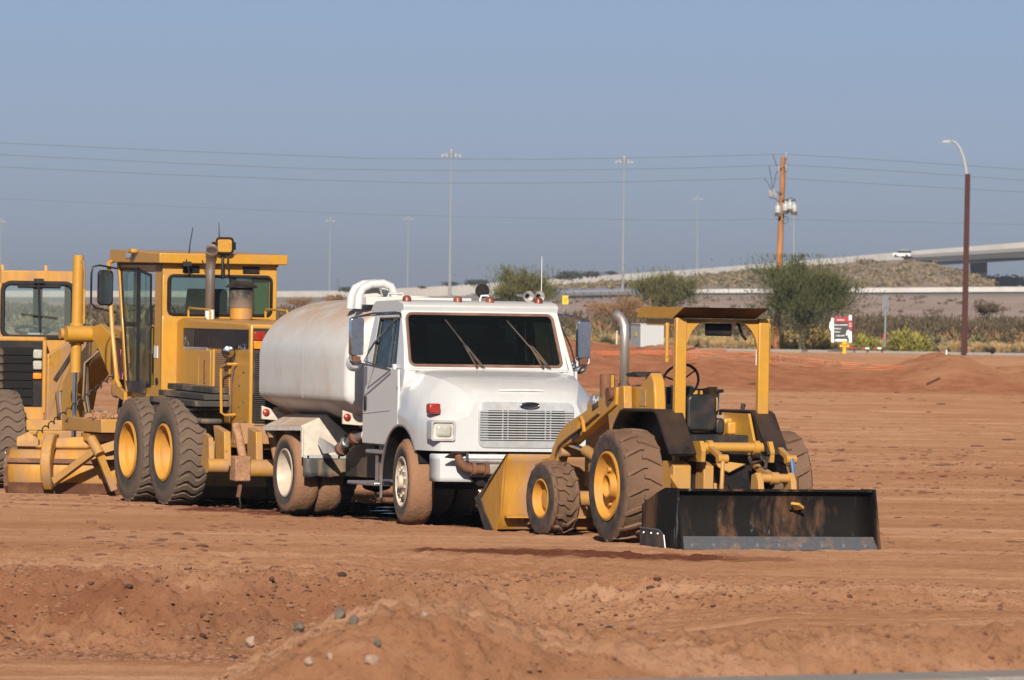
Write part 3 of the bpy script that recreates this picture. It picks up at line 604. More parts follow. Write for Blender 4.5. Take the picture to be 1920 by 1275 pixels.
# mirrors
for s in (-1, 1):
    mx = -.95 if s < 0 else -.9
    a = MB(); yo = s*1.44
    a.tube([(-.68, s*1.03, 2.52), (-.80, s*1.30, 2.50), (mx, yo-.02*s, 2.46), (mx, yo+.06*s, 2.44), (mx, yo+.075*s, 2.38), (mx, yo+.075*s, 1.95), (mx, yo+.05*s, 1.915), (mx, yo-.02*s, 1.91), (-.60, s*1.09, 1.82)], .013, 6)
    a.tube([(-.66, s*1.03, 2.44), (-.85, s*1.25, 2.15), (mx, yo-.1*s, 1.93), (-.70, s*1.09, 1.83)], .012, 6)
    a.tube([(-.62, s*1.03, 2.50), (-.85, s*1.32, 2.475), (mx, yo, 2.45)], .009, 6)
    ao = tp(a, 'mirror_arm', 'chrome')
    hb = MB(); hb.prism(rr(-.085, .085, 1.995, 2.445, .03), 0, mx-.05, mx+.03); ho = tp(hb, 'mirror', 'chrome', bevel=.01); ho.location = (0, yo, 0)
    ho.location.y = yo
    tp(MB().prism(rr(-.07, .07, 2.01, 2.43, .02), 0, mx-.056, mx-.051), 'mirror_glass', 'lens', ho)
    cv = MB(); cv.lathe([(.002, .06), (.06, .045), (.095, .0), (.10, -.02), (.002, -.02)], (mx-.10, 0, 1.90), (1, 0, 0), 24); co = tp(cv, 'convex_mirror', 'grille'); co.location = (0, yo-.01*s, 0)
    kb_ = MB(); kb_.b2((mx-.04, -.05, 1.92), (mx+.02, .05, 1.985)); ko = tp(kb_, 'mirror_clamp', 'rust'); ko.location = (0, yo, 0)
# roof things
for y in (-.89, -.245, .165, .785):
    mk = MB(); mk.lathe([(.055, -.02), (.052, .03), (.035, .052), (.002, .058)], (-.72, y, 2.665), (0, 0, 1), 16); tp(mk, 'roof_light', 'marker')
spt = MB(); spt.lathe([(.002, -.05), (.05, -.045), (.085, .0), (.088, .03), (.002, .03)], (-1.0, .16, 2.79), (1, 0, 0), 20); so_ = tp(spt, 'spotlight', 'black')
tp(MB().tube([(-.9, .10, 2.67), (-.9, .12, 2.73), (-.9, .2, 2.735), (-.9, .24, 2.68)], .012, 6), 'spotlight_bracket', 'sticker', so_)
for y in (.73, .87):
    hn = MB(); hn.lathe([(.015, -.35), (.02, -.15), (.035, -.03), (.065, .03), (.068, .035), (.03, .0)], (-.95, y, 2.735), (1, 0, -.03), 18); tp(hn, 'air_horn', 'alu')
tp(MB().tube([(-1.15, .98, 2.60), (-1.15, .98, 3.22)], [.007, .003], 5), 'antenna', 'sticker')
tp(MB().tube([(-1.3, -.93, 2.65), (-1.3, -.92, 2.74), (-1.3, -.74, 2.745), (-1.3, -.73, 2.66)], .014, 6), 'roof_handle', 'white')
tp(MB().prism([(-1.1, 2.66), (-1.0, 2.70), (-.86, 2.665)], 1, .28, .42), 'roof_vent', 'blackm')
# tank
TS = [(0, 2.655), (.2, 2.65), (.4, 2.63), (.6, 2.585), (.78, 2.515), (.92, 2.435), (1.03, 2.335), (1.11, 2.23), (1.165, 2.13), (1.19, 2.05), (1.2, 1.96), (1.2, 1.8), (1.2, 1.6), (1.2, 1.50), (1.185, 1.445), (1.135, 1.405), (1.0, 1.335), (.8, 1.235), (.55, 1.145), (.3, 1.085), (.1, 1.062)]
def se(x, k=1., e=0):
    h_ = [(x, y*k, 1.865+(z-1.865)*k) for y, z in TS]
    return h_+[(x, -y, z) for _, y, z in reversed(h_[1:])]
tk = MB(); tk.loft([se(-5.43, .5), se(-5.43, .955), se(-5.415, .985), se(-5.39, .998), se(-5.36), se(-4.3), se(-3.75), se(-2.12), se(-2.08, .99), se(-2.05, .965), se(-2.02, .9), se(-2.0, .5)])
tank = tp(tk, 'tank', 'white_dirty', smooth=40)
tp(MB().loft([se(-3.705, 1.0005), se(-3.685, 1.004), se(-3.665, 1.0005)], cap=False), 'weld_seam', 'white_dirty', tank)
for yy, xx in ((0, -2.5), (0, -2.78)):
    hp = MB(); pts = [(xx, -.90, 2.55), (xx, -.89, 2.70), (xx, -.84, 2.80), (xx, -.74, 2.85), (xx, -.58, 2.865), (xx, -.48, 2.83), (xx, -.43, 2.74), (xx, -.42, 2.60)]
    tp(hp.tube(pts, .052, 12), 'hatch_guard', 'white', tank)
mh = MB(); mh.cyl((-2.65, -.2, 2.55), (-2.65, -.2, 2.72), .28); mh.b2((-2.85, -.86, 2.6), (-2.30, .5, 2.70)); mh.plate([(-2.9, -.85, 2.6), (-2.9, -.72, 2.83), (-2.9, -.5, 2.83), (-2.9, -.42, 2.6)], .02); tp(mh, 'hatch', 'white_dirty', tank, bevel=.01)
for x in (-5.36, -2.22):
    br = MB(); br.plate([(x, -1.17, 1.32), (x, -1.17, 1.15), (x, -.75, 1.12), (x, -.80, 1.20)], .05); bo = tp(br, 'light_bracket', 'cream', bevel=.008)
    tp(MB().lathe([(.045, -.02), (.045, .012), (.03, .025), (.002, .03)], (x+.03, -1.12, 1.235), (1, 0, 0), 16), 'side_light', 'red_lens', bo)
    cd = MB(); cd.b2((x-.08, -.7, .85), (x+.08, .7, 1.25)); tp(cd, 'tank_saddle', 'cream')
# rear wings
for s in (-1, 1):
    w1 = MB()
    w1.plate([(-5.08, s*1.225, 1.065), (-3.62, s*1.225, 1.095), (-3.62, s*.905, 1.235), (-5.05, s*.905, 1.215)], .016)
    w1.plate([(-5.08, s*.905, 1.215), (-3.62, s*.905, 1.235), (-3.62, s*.50, .90), (-5.05, s*.50, .88)], .016)
    w1.plate([(-5.08, s*1.226, 1.065), (-3.62, s*1.226, 1.095), (-3.62, s*1.235, 1.045), (-5.08, s*1.235, 1.015)], .012)
    wo = tp(w1, 'rear_wing', 'cream')
    tp(MB().plate([(-3.615, s*1.22, .72), (-3.615, s*1.22, 1.095), (-3.615, s*.905, 1.24), (-3.615, s*.53, .90), (-3.615, s*.51, .72)], .02), 'wing_front_panel', 'cream', wo, bevel=.006)
    tp(MB().b2((-3.61, s*1.215, .722), (-3.56, s*1.235, 1.09)), 'wing_flange', 'cream', wo)
    mf = MB(); mf.sheet([[(-3.60+.02*math.sin(k*1.3)*(j/4), s*(1.20-.70*k/8), .735-.255*j/4-.01*math.sin(k*2.1)*(j > 3)) for k in range(9)] for j in range(5)]); tp(mf, 'mudflap', 'plastic_vinyl', wo, solid=.012)
    tp(MB().b2((-3.60, s*1.205, .705), (-3.575, s*.505, .748)), 'mudflap_strip', 'grille', wo)
    bm_ = MB().lathe([(.020, 0), (.016, .012), (.001, .014)], (0, 0, 0), (1, 0, 0), 8).mesh('bolt', M['chrome'])
    for y in (1.15, .95, .75, .55):
        o = inst('bolt', bm_, wo); o.location = (-3.574, s*y, .727)
# discharge valve
dv = MB(); dv.tube([(-1.75, -.45, 1.06), (-2.05, -.80, 1.03), (-2.2, -.88, 1.015)], .075, 12); tp(dv, 'discharge_pipe', 'cream')
dv = MB(); dv.tube([(-2.2, -.88, 1.015), (-2.5, -.93, .97), (-2.72, -.95, .91), (-2.88, -.95, .83)], [.05, .06, .062, .055], 12); dv.lathe([(.085, -.02), (.085, .02), (.05, .02)], (-2.66, -.95, .93), (-.8, -.1, -.35), 14); tp(dv, 'discharge_valve', 'alu')
for x, y, z in ((-2.87, -.95, .835), (-2.42, -.93, .985)): tp(MB().lathe([(.04, -.03), (.088, -.03), (.088, .03), (.04, .03)], (x, y, z), (-.85, -.1, -.4), 14), 'pipe_flange', 'rust')
tp(MB().tube([(-2.3, -.80, 1.05), (-2.2, -.95, 1.12), (-1.9, -.98, 1.15), (-1.76, -.98, 1.14)], .012, 6), 'valve_cable', 'hose')
tp(MB().plate([(-3.02, -.97, .86), (-3.5, -1.02, .965), (-3.54, -1.03, .90), (-3.40, -1.0, .765), (-3.02, -.95, .80)], .02), 'spray_fan', 'grille')
# wheels
def rim_extra(b):
    for i in range(10):
        a = i*2*math.pi/10; p = Vector((.165*math.cos(a), -.012, .165*math.sin(a))); b.cyl(p, p+Vector((0, .03, 0)), .017, 6)
    b.lathe([(.085, .0), (.085, .045), (.07, .055), (.05, .04), (.001, .04)], (0, 0, 0), (0, 1, 0), 20)
ty_f = tyre_mesh('tyre', .512, .285, M['rubber_mud'], 'mud', rim=.575, lug=.006)
rim_f = lathe_mesh('wheel', [(.30, -.03), (.305, .006), (.285, .012), (.272, -.03), (.262, -.07), (.235, -.06), (.19, -.01), (.12, -.005), (.001, -.005)], M['rim_white'], 40, rim_extra)
hand = []
for i in range(5):
    a = .5+i*2*math.pi/5; hand.append(('hand_hole', MB().lathe([(.032, 0), (.032, .005), (.001, .006)], (.222*math.cos(a), -.030, .222*math.sin(a)), (.5*math.cos(a), .8, .5*math.sin(a)), 12).mesh('hand_hole', M['blackm'])))
rim_r = lathe_mesh('wheel', [(.30, -.02), (.303, .008), (.285, .012), (.275, -.02), (.262, -.05), (.25, -.12), (.235, -.17), (.16, -.19), (.001, -.19)], M['rim_white'], 40)
R2 = math.pi
# meshes face +Y outside; right side flips
put_wheel(T, [('wheel', rim_f), ('tyre', ty_f)]+hand, (0, -1.17, .508), True, .3, math.radians(-6))
put_wheel(T, [('wheel', rim_f), ('tyre', ty_f)]+hand, (0, 1.17, .508), False, .1, math.radians(-6))
for s in (-1, 1):
    put_wheel(T, [('wheel', rim_r), ('tyre', ty_f)], (-4.3, s*1.20, .508), s < 0, .7)
    put_wheel(T, [('wheel', rim_r), ('tyre', ty_f)], (-4.3, s*.875, .508), s < 0, .2)
# ================= loader with box blade =================
L = root_at(on_ground(1137, 1017), math.radians(110), (0, 1.05), name='landscape_loader', label='small yellow open-cab loader tractor with black box blade, in front of the white truck', cat='loader')
def lp_(mb, name, mat, parent=None, **k): return mb.build(name, M[mat], parent or L, **k)
Y_, YM, YO = 'yellow', 'yellow_muddy', 'yellow_old'
# frame, axles, hood
f = MB(); f.prism([(-.60, .62), (-.58, .98), (.6, 1.0), (1.0, .92), (2.75, .90), (2.75, .55), (.4, .42), (-.58, .42)], 1, -.30, .30)
f.cyl((0, -.75, .62), (0, .75, .62), .13); f.cyl((2.47, -.6, .42), (2.47, .6, .42), .09); f.b2((2.3, -.25, .3), (2.65, .25, .6)); f.b2((-.2, -.5, .45), (.25, .5, .8))
lp_(f, 'frame', YM, bevel=.02)
h = MB(); h.prism([(.80, .92), (.80, 1.70), (1.0, 1.75), (1.6, 1.71), (2.40, 1.625), (2.56, 1.53), (2.60, .95)], 1, -.36, .36); hood2 = lp_(h, 'hood', Y_, bevel=.04)
dk = MB(); dk.plate([(1.55, .364, 1.665), (2.42, .364, 1.60), (2.42, .364, 1.48), (1.55, .364, 1.53)], .006); do = lp_(dk, 'decal', 'greystk', hood2)
def text(txt, size, mat, M3, parent, name, ext=.002):
    cu = bpy.data.curves.new(name, 'FONT'); cu.body = txt; cu.size = size; cu.extrude = ext; cu.align_x = 'CENTER'; cu.align_y = 'CENTER'
    tmp = bpy.data.objects.new(name, cu); sc.collection.objects.link(tmp); dg = bpy.context.evaluated_depsgraph_get()
    me = bpy.data.meshes.new_from_object(tmp.evaluated_get(dg)); bpy.data.objects.remove(tmp); me.materials.clear(); me.materials.append(mat)
    o = inst(name, me, parent); o.matrix_local = M3; return o
# text plane on the left side: reading direction towards -X as seen from +Y
M3 = Matrix.Translation((2.22, .372, 1.552)) @ Matrix(((-1, 0, 0, 0), (0, 0, 1, 0), (0, 1, 0, 0), (0, 0, 0, 1))) @ Matrix.Rotation(math.radians(-4), 4, 'Z')
text('4x4', .13, M['sticker'], M3, do, 'lettering')
# cowl and dashboard
c = MB(); c.prism([(.10, 1.0), (.16, 1.60), (.20, 1.80), (.30, 1.90), (.62, 1.74), (.98, 1.73), (1.0, 1.0)], 1, .30, .44); 
c.b2((.55, -.30, 1.0), (.98, .30, 1.70)); lp_(c, 'cowl', Y_, bevel=.02)
tan = pm('sticker_faded', (.42, .24, .10), .6); lp_(MB().plate([(.42, .446, 1.52), (.62, .446, 1.52), (.62, .446, 1.70), (.42, .446, 1.70)], .006), 'warning_sticker', 'greystk').data.materials[0] = tan
d = MB(); d.b2((.34, -.10, 1.05), (.56, .29, 1.74)); d.prism([(.60, 1.84), (.80, 1.90), (1.05, 1.88), (1.02, 1.84)], 1, .12, .46); d.bar((.7, .3, 1.85), (.5, .25, 1.7), .1, .1); lp_(d, 'dashboard', 'black', bevel=.02)
sw = MB(); R_ = .215
sw.tube([(.30-.08*math.sin(a), .08+R_*math.cos(a), 1.80+R_*.9*math.sin(a)) for a in [i*math.pi/16 for i in range(33)]], .016, 6, False)
for a in (0.3, 2.4, 4.5): sw.bar((.33, .08, 1.79), (.30-.08*math.sin(a), .08+R_*math.cos(a), 1.80+R_*.9*math.sin(a)), .03, .015)
sw.cyl((.33, .08, 1.79), (.45, .08, 1.70), .04); lp_(sw, 'steering_wheel', 'black')
# exhaust, filter
e = MB(); e.tube([(1.42, .33, 1.66), (1.42, .33, 2.32), (1.43, .33, 2.40), (1.47, .34, 2.47), (1.52, .36, 2.52), (1.56, .40, 2.55)], .050, 14, cap=False); lp_(e, 'exhaust_pipe', 'exhaust_bright', solid=.008)
lp_(MB().cyl((1.42, .33, 1.64), (1.42, .33, 1.76), .07), 'exhaust_base', 'dark')
lp_(MB().cyl((1.72, .42, 1.60), (1.72, .42, 1.86), .085), 'air_filter', 'rust'); lp_(MB().tube([(1.60, .40, 1.85), (1.60, .40, 1.62)], .02, 6), 'filter_bracket', Y_)
# loader arms, both sides
arm = [(.95, 1.72), (1.15, 1.68), (1.55, 1.56), (2.05, 1.405), (2.55, 1.285), (2.80, 1.17), (3.0, 1.0), (3.12, .82), (3.14, .70), (2.92, .68), (2.84, .86), (2.70, 1.0), (2.30, 1.09), (1.90, 1.20), (1.45, 1.36), (.98, 1.52)]
for s in (-1, 1):
    a = MB(); a.prism(arm, 1, s*.47, s*.60); ao = lp_(a, 'lift_arm', Y_, bevel=.012)
    if s > 0:
        for p in ([(1.70, 1.50), (1.5, 1.56), (1.5, 1.50), (1.70, 1.44)],): lp_(MB().plate([(x, .604, z) for x, z in p], .012), 'arm_step', 'dark', ao)
        lp_(MB().plate([(2.12, .605, 1.22), (2.34, .605, 1.15), (2.34, .605, 1.075), (2.12, .605, 1.145)], .012), 'arm_decal', 'dark', ao)
        lp_(MB().tube([(1.45, .62, 1.42), (1.9, .62, 1.27), (2.4, .62, 1.13), (2.75, .62, 1.02), (2.85, .62, .90)], .012, 5), 'arm_pipe', 'rust', ao)
    lp_(MB().cyl((1.08, s*.40, 1.64), (1.08, s*.66, 1.64), .075), 'arm_pivot', 'rust', ao)
    lp_(MB().cyl((3.05, s*.42, .77), (3.05, s*.66, .77), .06), 'bucket_pin', YM, ao)
    t = MB(); t.plate([(.80, s*.52, 1.74), (1.25, s*.52, 1.70), (1.30, s*.52, 1.45), (1.15, s*.52, .95), (.70, s*.52, .9)], .10); lp_(t, 'arm_tower', YM, bevel=.01)
    g = MB(); g.cyl((1.1, s*.54, .78), (2.05, s*.54, .98), .065); lp_(g, 'lift_cylinder', Y_); g = MB(); g.cyl((2.05, s*.54, .98), (2.75, s*.54, 1.06), .03); lp_(g, 'cylinder_rod', 'chrome')
    g = MB(); g.cyl((1.5, s*.30, 1.45), (2.5, s*.32, 1.18), .05); lp_(g, 'bucket_cylinder', Y_); g = MB(); g.cyl((2.5, s*.32, 1.18), (3.3, s*.34, .9), .026); lp_(g, 'cylinder_rod', 'chrome')
    gd = MB(); gd.tube([(1.98, s*.66, 1.24), (1.94, s*.67, 1.34), (1.88, s*.67, 1.36), (1.82, s*.67, 1.32), (1.80, s*.66, 1.20)], .022, 6); lp_(gd, 'hose_guard', YO)
lp_(MB().cyl((2.75, -.6, .95), (2.75, .6, .95), .06), 'arm_crosstube', YM)
# bucket
b = MB(); prof = [(3.42, .90), (3.50, .82), (3.55, .55), (3.60, .25), (3.72, .04), (4.0, .0)]
out = [(3.42, .90), (3.47, .88), (3.545, .80), (3.60, .55), (3.65, .28), (3.75, .09), (4.02, .03)]
b.sheet([[(x, y, z) for y in (-.98, -.5, 0, .5, .98)] for x, z in prof]); bo = lp_(b, 'bucket', YO, solid=.02)
for s in (-1, 1):
    lp_(MB().plate([(3.42, s*.99, .90), (3.52, s*.99, .80), (3.58, s*.99, .5), (3.62, s*.99, .2), (3.80, s*.99, -.01), (4.05, s*.99, .10), (4.35, s*.99, .36), (4.02, s*.99, .60)], .025), 'side_plate', YO, bo)
    lp_(MB().plate([(4.32, s*1.005, .42), (4.46, s*1.005, .37), (4.08, s*1.005, .0), (3.80, s*1.005, -.01), (4.1, s*1.005, .2)], .03), 'side_cutter', 'dark', bo)
    lp_(MB().plate([(3.42, s*1.008, .90), (3.5, s*1.008, .84), (4.38, s*1.008, .38), (4.32, s*1.008, .34)], .02), 'side_edge', 'dark', bo)
for y in (-.53, .53): lp_(MB().plate([(3.0, y, .75), (3.05, y, .87), (3.5, y, .85), (3.62, y, .3), (3.45, y, .3), (3.3, y, .62)], .05), 'bucket_bracket', YO, bo)
lp_(MB().b2((3.505, -.96, .165), (3.60, .96, .19)), 'wear_strip', YO, bo)
md = MB()
for i in range(40):
    a = random.uniform(.03, .07); md.box((3.62+random.gauss(0, .04), .45+random.gauss(0, .14), .03+abs(random.gauss(0, .06))), (a, a*1.3, a), Matrix.Rotation(random.random()*3, 3, Vector((random.random(), random.random(), 1)).normalized()))
o = lp_(md, 'mud_clods', 'mud', bo, bevel=.012); o['kind'] = 'stuff'
# mudguards
for s in (-1, 1):
    m = MB(); pr = [(.78, 1.15), (.66, 1.32), (.48, 1.47), (.36, 1.495), (-.58, 1.495), (-.68, 1.46), (-1.12, 1.02)]
    inn = [(x*.97, z-.03) for x, z in pr]
    m.prism(pr+[(x, z) for x, z in reversed(inn)], 1, s*.42, s*(.74 if s > 0 else .68))
    m.plate([(x, s*.44, z) for x, z in pr+[(-.5, .9), (.6, .9)]], .02); lp_(m, 'mudguard', 'black', bevel=.012)
    lp_(MB().plate([(-.60, s*.40, 1.46), (-.86, s*.40, 1.0), (-.5, s*.40, .9), (.2, s*.40, .95), (.2, s*.40, 1.46)], .03), 'wing_panel', Y_)
# ROPS
for s, y0, y1 in ((1, .385, .515), (-1, -.605, -.475)):
    p = MB(); p.b2((-.67, y0, .92), (-.585, y1, 2.52)); po = lp_(p, 'roll_bar_post', Y_, bevel=.012)
    gu = [(y0 if s < 0 else y0, 0)]
    yi = y0 if s > 0 else y1
    cv = [(yi, 2.51)]+[(yi-s*(.26-.26*math.cos(math.radians(a))), 2.50-.36+.36*math.sin(math.radians(a))) for a in range(0, 91, 15)]
    lp_(MB().prism([(yi, 2.505)]+[(yi-s*(.27-.27*math.cos(math.radians(a))), 2.13+.36*math.sin(math.radians(a))) for a in range(0, 91, 15)], 0, -.64, -.61), 'gusset', Y_, po)
    lp_(MB().b2((-.64, y0+.02, 2.43) if s > 0 else (-.64, y1-.02, 2.43), (.36, (y0+.09) if s > 0 else (y1-.09), 2.50)), 'roof_rail', Y_, po)
    if s < 0: lp_(MB().b2((-.60, y1-.004, 2.00), (-.59, y1+.006, 2.18)), 'plate_label', 'sticker', po)
    ye_ = .56 if s > 0 else -.655; f2 = MB(); f2.b2((-.52, ye_-.02, 2.02), (-.50, ye_+.02, 2.46)); f2.cyl((-.51, ye_, 2.08), (-.51, ye_, 2.42), .022); lp_(f2, 'lamp_bracket', Y_, bevel=.004)
cn = MB(); ib = [(.54, -.46), (.54, .53), (-.59, .53), (-.59, -.46)]; ot = [(.36, -.47), (.36, .54), (-.96, .54), (-.96, -.47)]
cn.add([(x, y, 2.515) for x, y in ib]+[(x, y, 2.635) for x, y in ot]+[(x, y, 2.640) for x, y in ot]+[(x, y, 2.53) for x, y in ib], [(i, (i+1) % 4, (i+1) % 4+4, i+4) for i in (0, 1, 3)]+[(8, 9, 10, 11)])
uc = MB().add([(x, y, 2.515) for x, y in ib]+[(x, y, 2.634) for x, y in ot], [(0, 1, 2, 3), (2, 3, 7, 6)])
can = lp_(cn, 'canopy', Y_, smooth=0); M['shade_yellow'] = pm('shaded_yellow_underside', (.17, .075, .022), .7, dirt=.6, dcol=(.05, .025, .014)); lp_(uc, 'canopy_underside', 'shade_yellow', can, smooth=0)  # dark copy of the yellow, shade painted onto the canopy underside
lp_(MB().b2((.50, -.4, 2.56), (.66, .50, 2.61)), 'canopy_visor', Y_, bevel=.01)
lp_(MB().b2((-.50, -.22, 2.32), (-.46, .10, 2.46)), 'interior_mirror', 'black', bevel=.03); lp_(MB().tube([(-.45, -.27, 2.50), (-.45, -.32, 2.44), (-.46, -.35, 2.34), (-.47, -.40, 2.28)], .016, 6), 'mirror_stem', 'black')
lp_(MB().b2((-.64, -.475, 2.47), (-.61, .385, 2.51)), 'roll_bar_crossbar', Y_)
# seat, tank, console, levers
s_ = MB(); s_.prism(rr(-.19, .17, 1.25, 1.665, .07), 0, -.16, -.05); so2 = lp_(s_, 'seat', 'seat', bevel=.03)
lp_(MB().b2((-.08, -.19, 1.14), (.42, .17, 1.24)), 'seat_cushion', 'seat', so2, bevel=.03)
lp_(MB().prism(rr(-.31, -.20, 1.22, 1.40, .05), 0, -.1, .1), 'armrest', 'seat', so2, bevel=.02)
k = MB(); k.b2((-.1, -.62, .95), (.55, -.30, 1.40)); k.b2((-.22, -.46, 1.22), (.1, -.30, 1.36)); lp_(k, 'side_console', Y_, bevel=.02)
lv = MB(); lv.tube([(.25, -.36, 1.42), (.24, -.36, 1.52), (.25, -.37, 1.60), (.25, -.37, 1.68)], .012, 6); lo = lp_(lv, 'gear_lever', 'chrome'); lp_(MB().box((.25, -.37, 1.70), (.05, .10, .04)), 'lever_knob', 'black', lo, bevel=.012)
lp_(MB().b2((.15, -.42, 1.40), (.35, -.28, 1.43)), 'lever_plate', 'alu'); lp_(MB().tube([(.0, -.54, 1.38), (.0, -.55, 1.48), (-.02, -.56, 1.56)], [.018, .022, .03], 8), 'blade_lever', 'dark')
tk2 = MB(); tk2.prism(rr(-.47, .42, 1.0, 1.22, .05), 0, -.62, -.15)
to = lp_(tk2, 'fuel_tank', 'seat', bevel=.02)
for y in (-.3, -.12, .06, .25): lp_(MB().cyl((-.625, y, 1.03), (-.625, y, 1.19), .012), 'tank_rib', 'seat', to)
# linkage
q = MB(); q.cyl((-.95, -.44, 1.09), (-.95, .36, 1.09), .055); q.cyl((-.95, .18, 1.09), (-.95, .24, 1.09), .078); q.cyl((-.95, -.38, 1.09), (-.95, -.31, 1.09), .078); lp_(q, 'rockshaft_tube', Y_)
for y in (.34, -.48):
    lp_(MB().plate([(-.80, y, 1.15), (-1.05, y, 1.16), (-1.12, y, 1.05), (-1.10, y, .93), (-.65, y, .93), (-.62, y, 1.0)], .05), 'rockshaft_plate', Y_)
for y in (.21, -.60):
    q = MB(); q.bar((-.95, y, 1.10), (-1.35, y, .97), .06, .05); q.cyl((-1.35, y-.06, .97), (-1.35, y+.06, .97), .05); lp_(q, 'lift_arm_link', Y_)
lp_(MB().tube([(-1.37, .21, .98), (-1.40, .24, .45)], .024, 8), 'lift_rod', Y_)
q = MB(); q.cyl((-1.37, -.60, .98), (-1.39, -.62, .80), .035); lp_(q, 'lift_rod', 'chrome'); lp_(MB().cyl((-1.39, -.62, .78), (-1.42, -.62, .40), .06), 'tilt_cylinder', 'rust')
for y in (.55, .20): lp_(MB().prism([(-.95, .5), (-.95, .88), (-.78, .93), (-.6, .93), (-.6, .5)], 1, y-.13 if y > .4 else y-.05, y+.08 if y > .4 else y+.07), 'rear_plate', Y_, bevel=.01)
for y in (-.52, -.13): lp_(MB().plate([(-1.55, y, .40), (-1.72, y, .42), (-1.66, y, .74), (-1.58, y, .83), (-1.45, y, .80), (-1.40, y, .45)], .07), 'blade_mast', Y_, bevel=.01)
q = MB(); q.cyl((-1.56, -.50, .765), (-1.56, -.15, .765), .05); q.cyl((-1.56, -.37, .765), (-1.56, -.28, .765), .068); lp_(q, 'mast_pin', Y_)
q = MB(); q.bar((-1.0, -.30, .90), (-1.53, -.32, .78), .07, .06); lp_(q, 'top_link', YM)
q = MB(); q.plate([(-.72, .10, .90), (-.74, -.12, .92), (-.76, -.30, .90), (-.76, -.10, .80)], .06); q.plate([(-.72, .12, .70), (-.74, -.10, .66), (-.76, -.12, .45), (-.72, .12, .45)], .05); lp_(q, 'gearbox_cover', Y_, bevel=.01)
lp_(MB().b2((-.70, -.40, .40), (-.60, .40, 1.0)), 'rear_bulkhead', 'black')
q = MB(); q.plate([(-1.0, .62, .55), (-1.05, .70, .78), (-1.1, .45, .42), (-1.0, .35, .40)], .04); lp_(q, 'drawbar_plate', YM)
for y in (.45, -.45): lp_(MB().bar((-.5, y*.7, .5), (-1.75, y, .22), .06, .09), 'lower_link', YM)
for i, p in enumerate([[(-1.0, -.25, .98), (-1.2, -.2, .92), (-1.4, -.25, .95), (-1.2, -.3, 1.02)], [(-1.0, -.32, 1.0), (-1.25, -.36, .98), (-1.35, -.30, .86)]]): lp_(MB().tube(p, .022, 6), 'hydraulic_hose', 'hose')
# box blade
BX = -2.12; yl, yr = 1.05, -1.27
b = MB(); cur = [(BX-.02, .645), (BX+.05, .60), (BX+.09, .45), (BX+.08, .28), (BX+.02, .14), (BX-.06, .10)]
b.sheet([[(x, yl+(yr-yl)*i/12, z) for i in range(13)] for x, z in cur]); bl = lp_(b, 'box_blade', 'blade', solid=.02)
lp_(MB().b2((BX-.05, yl, .635), (BX+.01, yr, .66)), 'top_rail', 'blade', bl)
lp_(MB().plate([(BX-.05, yl, .135), (BX-.05, yr, .135), (BX-.20, yr, -.005), (BX-.20, yl, -.005)], .02), 'cutting_edge', 'blade_edge', bl)
bme = MB().lathe([(.022, 0), (.018, .012), (.001, .014)], (0, 0, 0), (-.68, 0, .73), 8).mesh('bolt', M['alu'])
for i in range(9):
    o = inst('bolt', bme, bl); o.location = (BX-.15, yl-.14-i*(yl-yr-.28)/8, .052)
for y in (yl, yr):
    lp_(MB().plate([(BX-.06, y, .665), (BX-.24, y, .0), (BX+.45, y, .0), (BX+1.0, y, .02), (BX+1.0, y, .46), (BX+.55, y, .60), (BX+.3, y, .66)], .025), 'end_plate', 'blade', bl)
    sg = 1 if y == yl else -1
    lp_(MB().plate([(BX+.25, y+sg*.022, .0), (BX+.3, y+sg*.022, .14), (BX+.42, y+sg*.022, .19), (BX+1.0, y+sg*.022, .20), (BX+1.0, y+sg*.022, .0)], .02), 'skid_shoe', 'dark', bl)
    lp_(MB().tube([(BX+.22, y+sg*.03, .0), (BX+.27, y+sg*.03, .14), (BX+.42, y+sg*.03, .195), (BX+1.0, y+sg*.03, .205)], .008, 5), 'shoe_weld', 'blade_edge', bl)
    bb_ = MB().lathe([(.016, 0), (.012, .01), (.001, .012)], (0, 0, 0), (0, sg, 0), 8).mesh('bolt', M['alu'])
    for x in (.45, .65, .88):
        o = inst('bolt', bb_, bl); o.location = (BX+x, y+sg*.032, .15)
lp_(MB().plate([(BX-.06, -.28, .51), (BX-.10, -.36, .50), (BX-.09, -.42, .46), (BX+.03, -.36, .44)], .03), 'tooth_bracket', YO, bl)
lp_(MB().b2((BX+.02, -.44, .44), (BX+.045, -.30, .475)), 'tooth_slot', 'blackm', bl)
# wheels
def hubR(b):
    for i in range(6):
        a = i*math.pi/3+.3; p = Vector((.22*math.cos(a), -.085, .22*math.sin(a))); b.cyl(p, p+Vector((0, .035, 0)), .026, 8)
rimL = lathe_mesh('wheel', [(.385, -.03), (.39, .012), (.365, .02), (.352, -.03), (.335, -.075), (.29, -.09), (.15, -.085), (.135, -.045), (.135, .01), (.12, .015), (.11, -.05), (.001, -.06)], M['rim_yellow'], 44, hubR)
tyL = tyre_mesh('tyre', .645, .46, M['rubber_l'], 'chev', 34, .035, .60, 56)
rimF = lathe_mesh('wheel', [(.225, -.03), (.232, .0), (.21, .008), (.20, -.04), (.19, -.10), (.13, -.11), (.11, -.06), (.06, -.055), (.001, -.055)], M['rim_yellow'], 36)
tyF = tyre_mesh('tyre', .435, .32, M['rubber_s'], 'zig', 32, .034, .50, 48)
for s in (1, -1):
    put_wheel(L, [('wheel', rimL), ('tyre', tyL)], (0, 1.05 if s > 0 else -1.18, .63), s < 0, .4*s)
    put_wheel(L, [('wheel', rimF), ('tyre', tyF)], (2.50, s*.92, .42), s < 0, .2, math.radians(4))
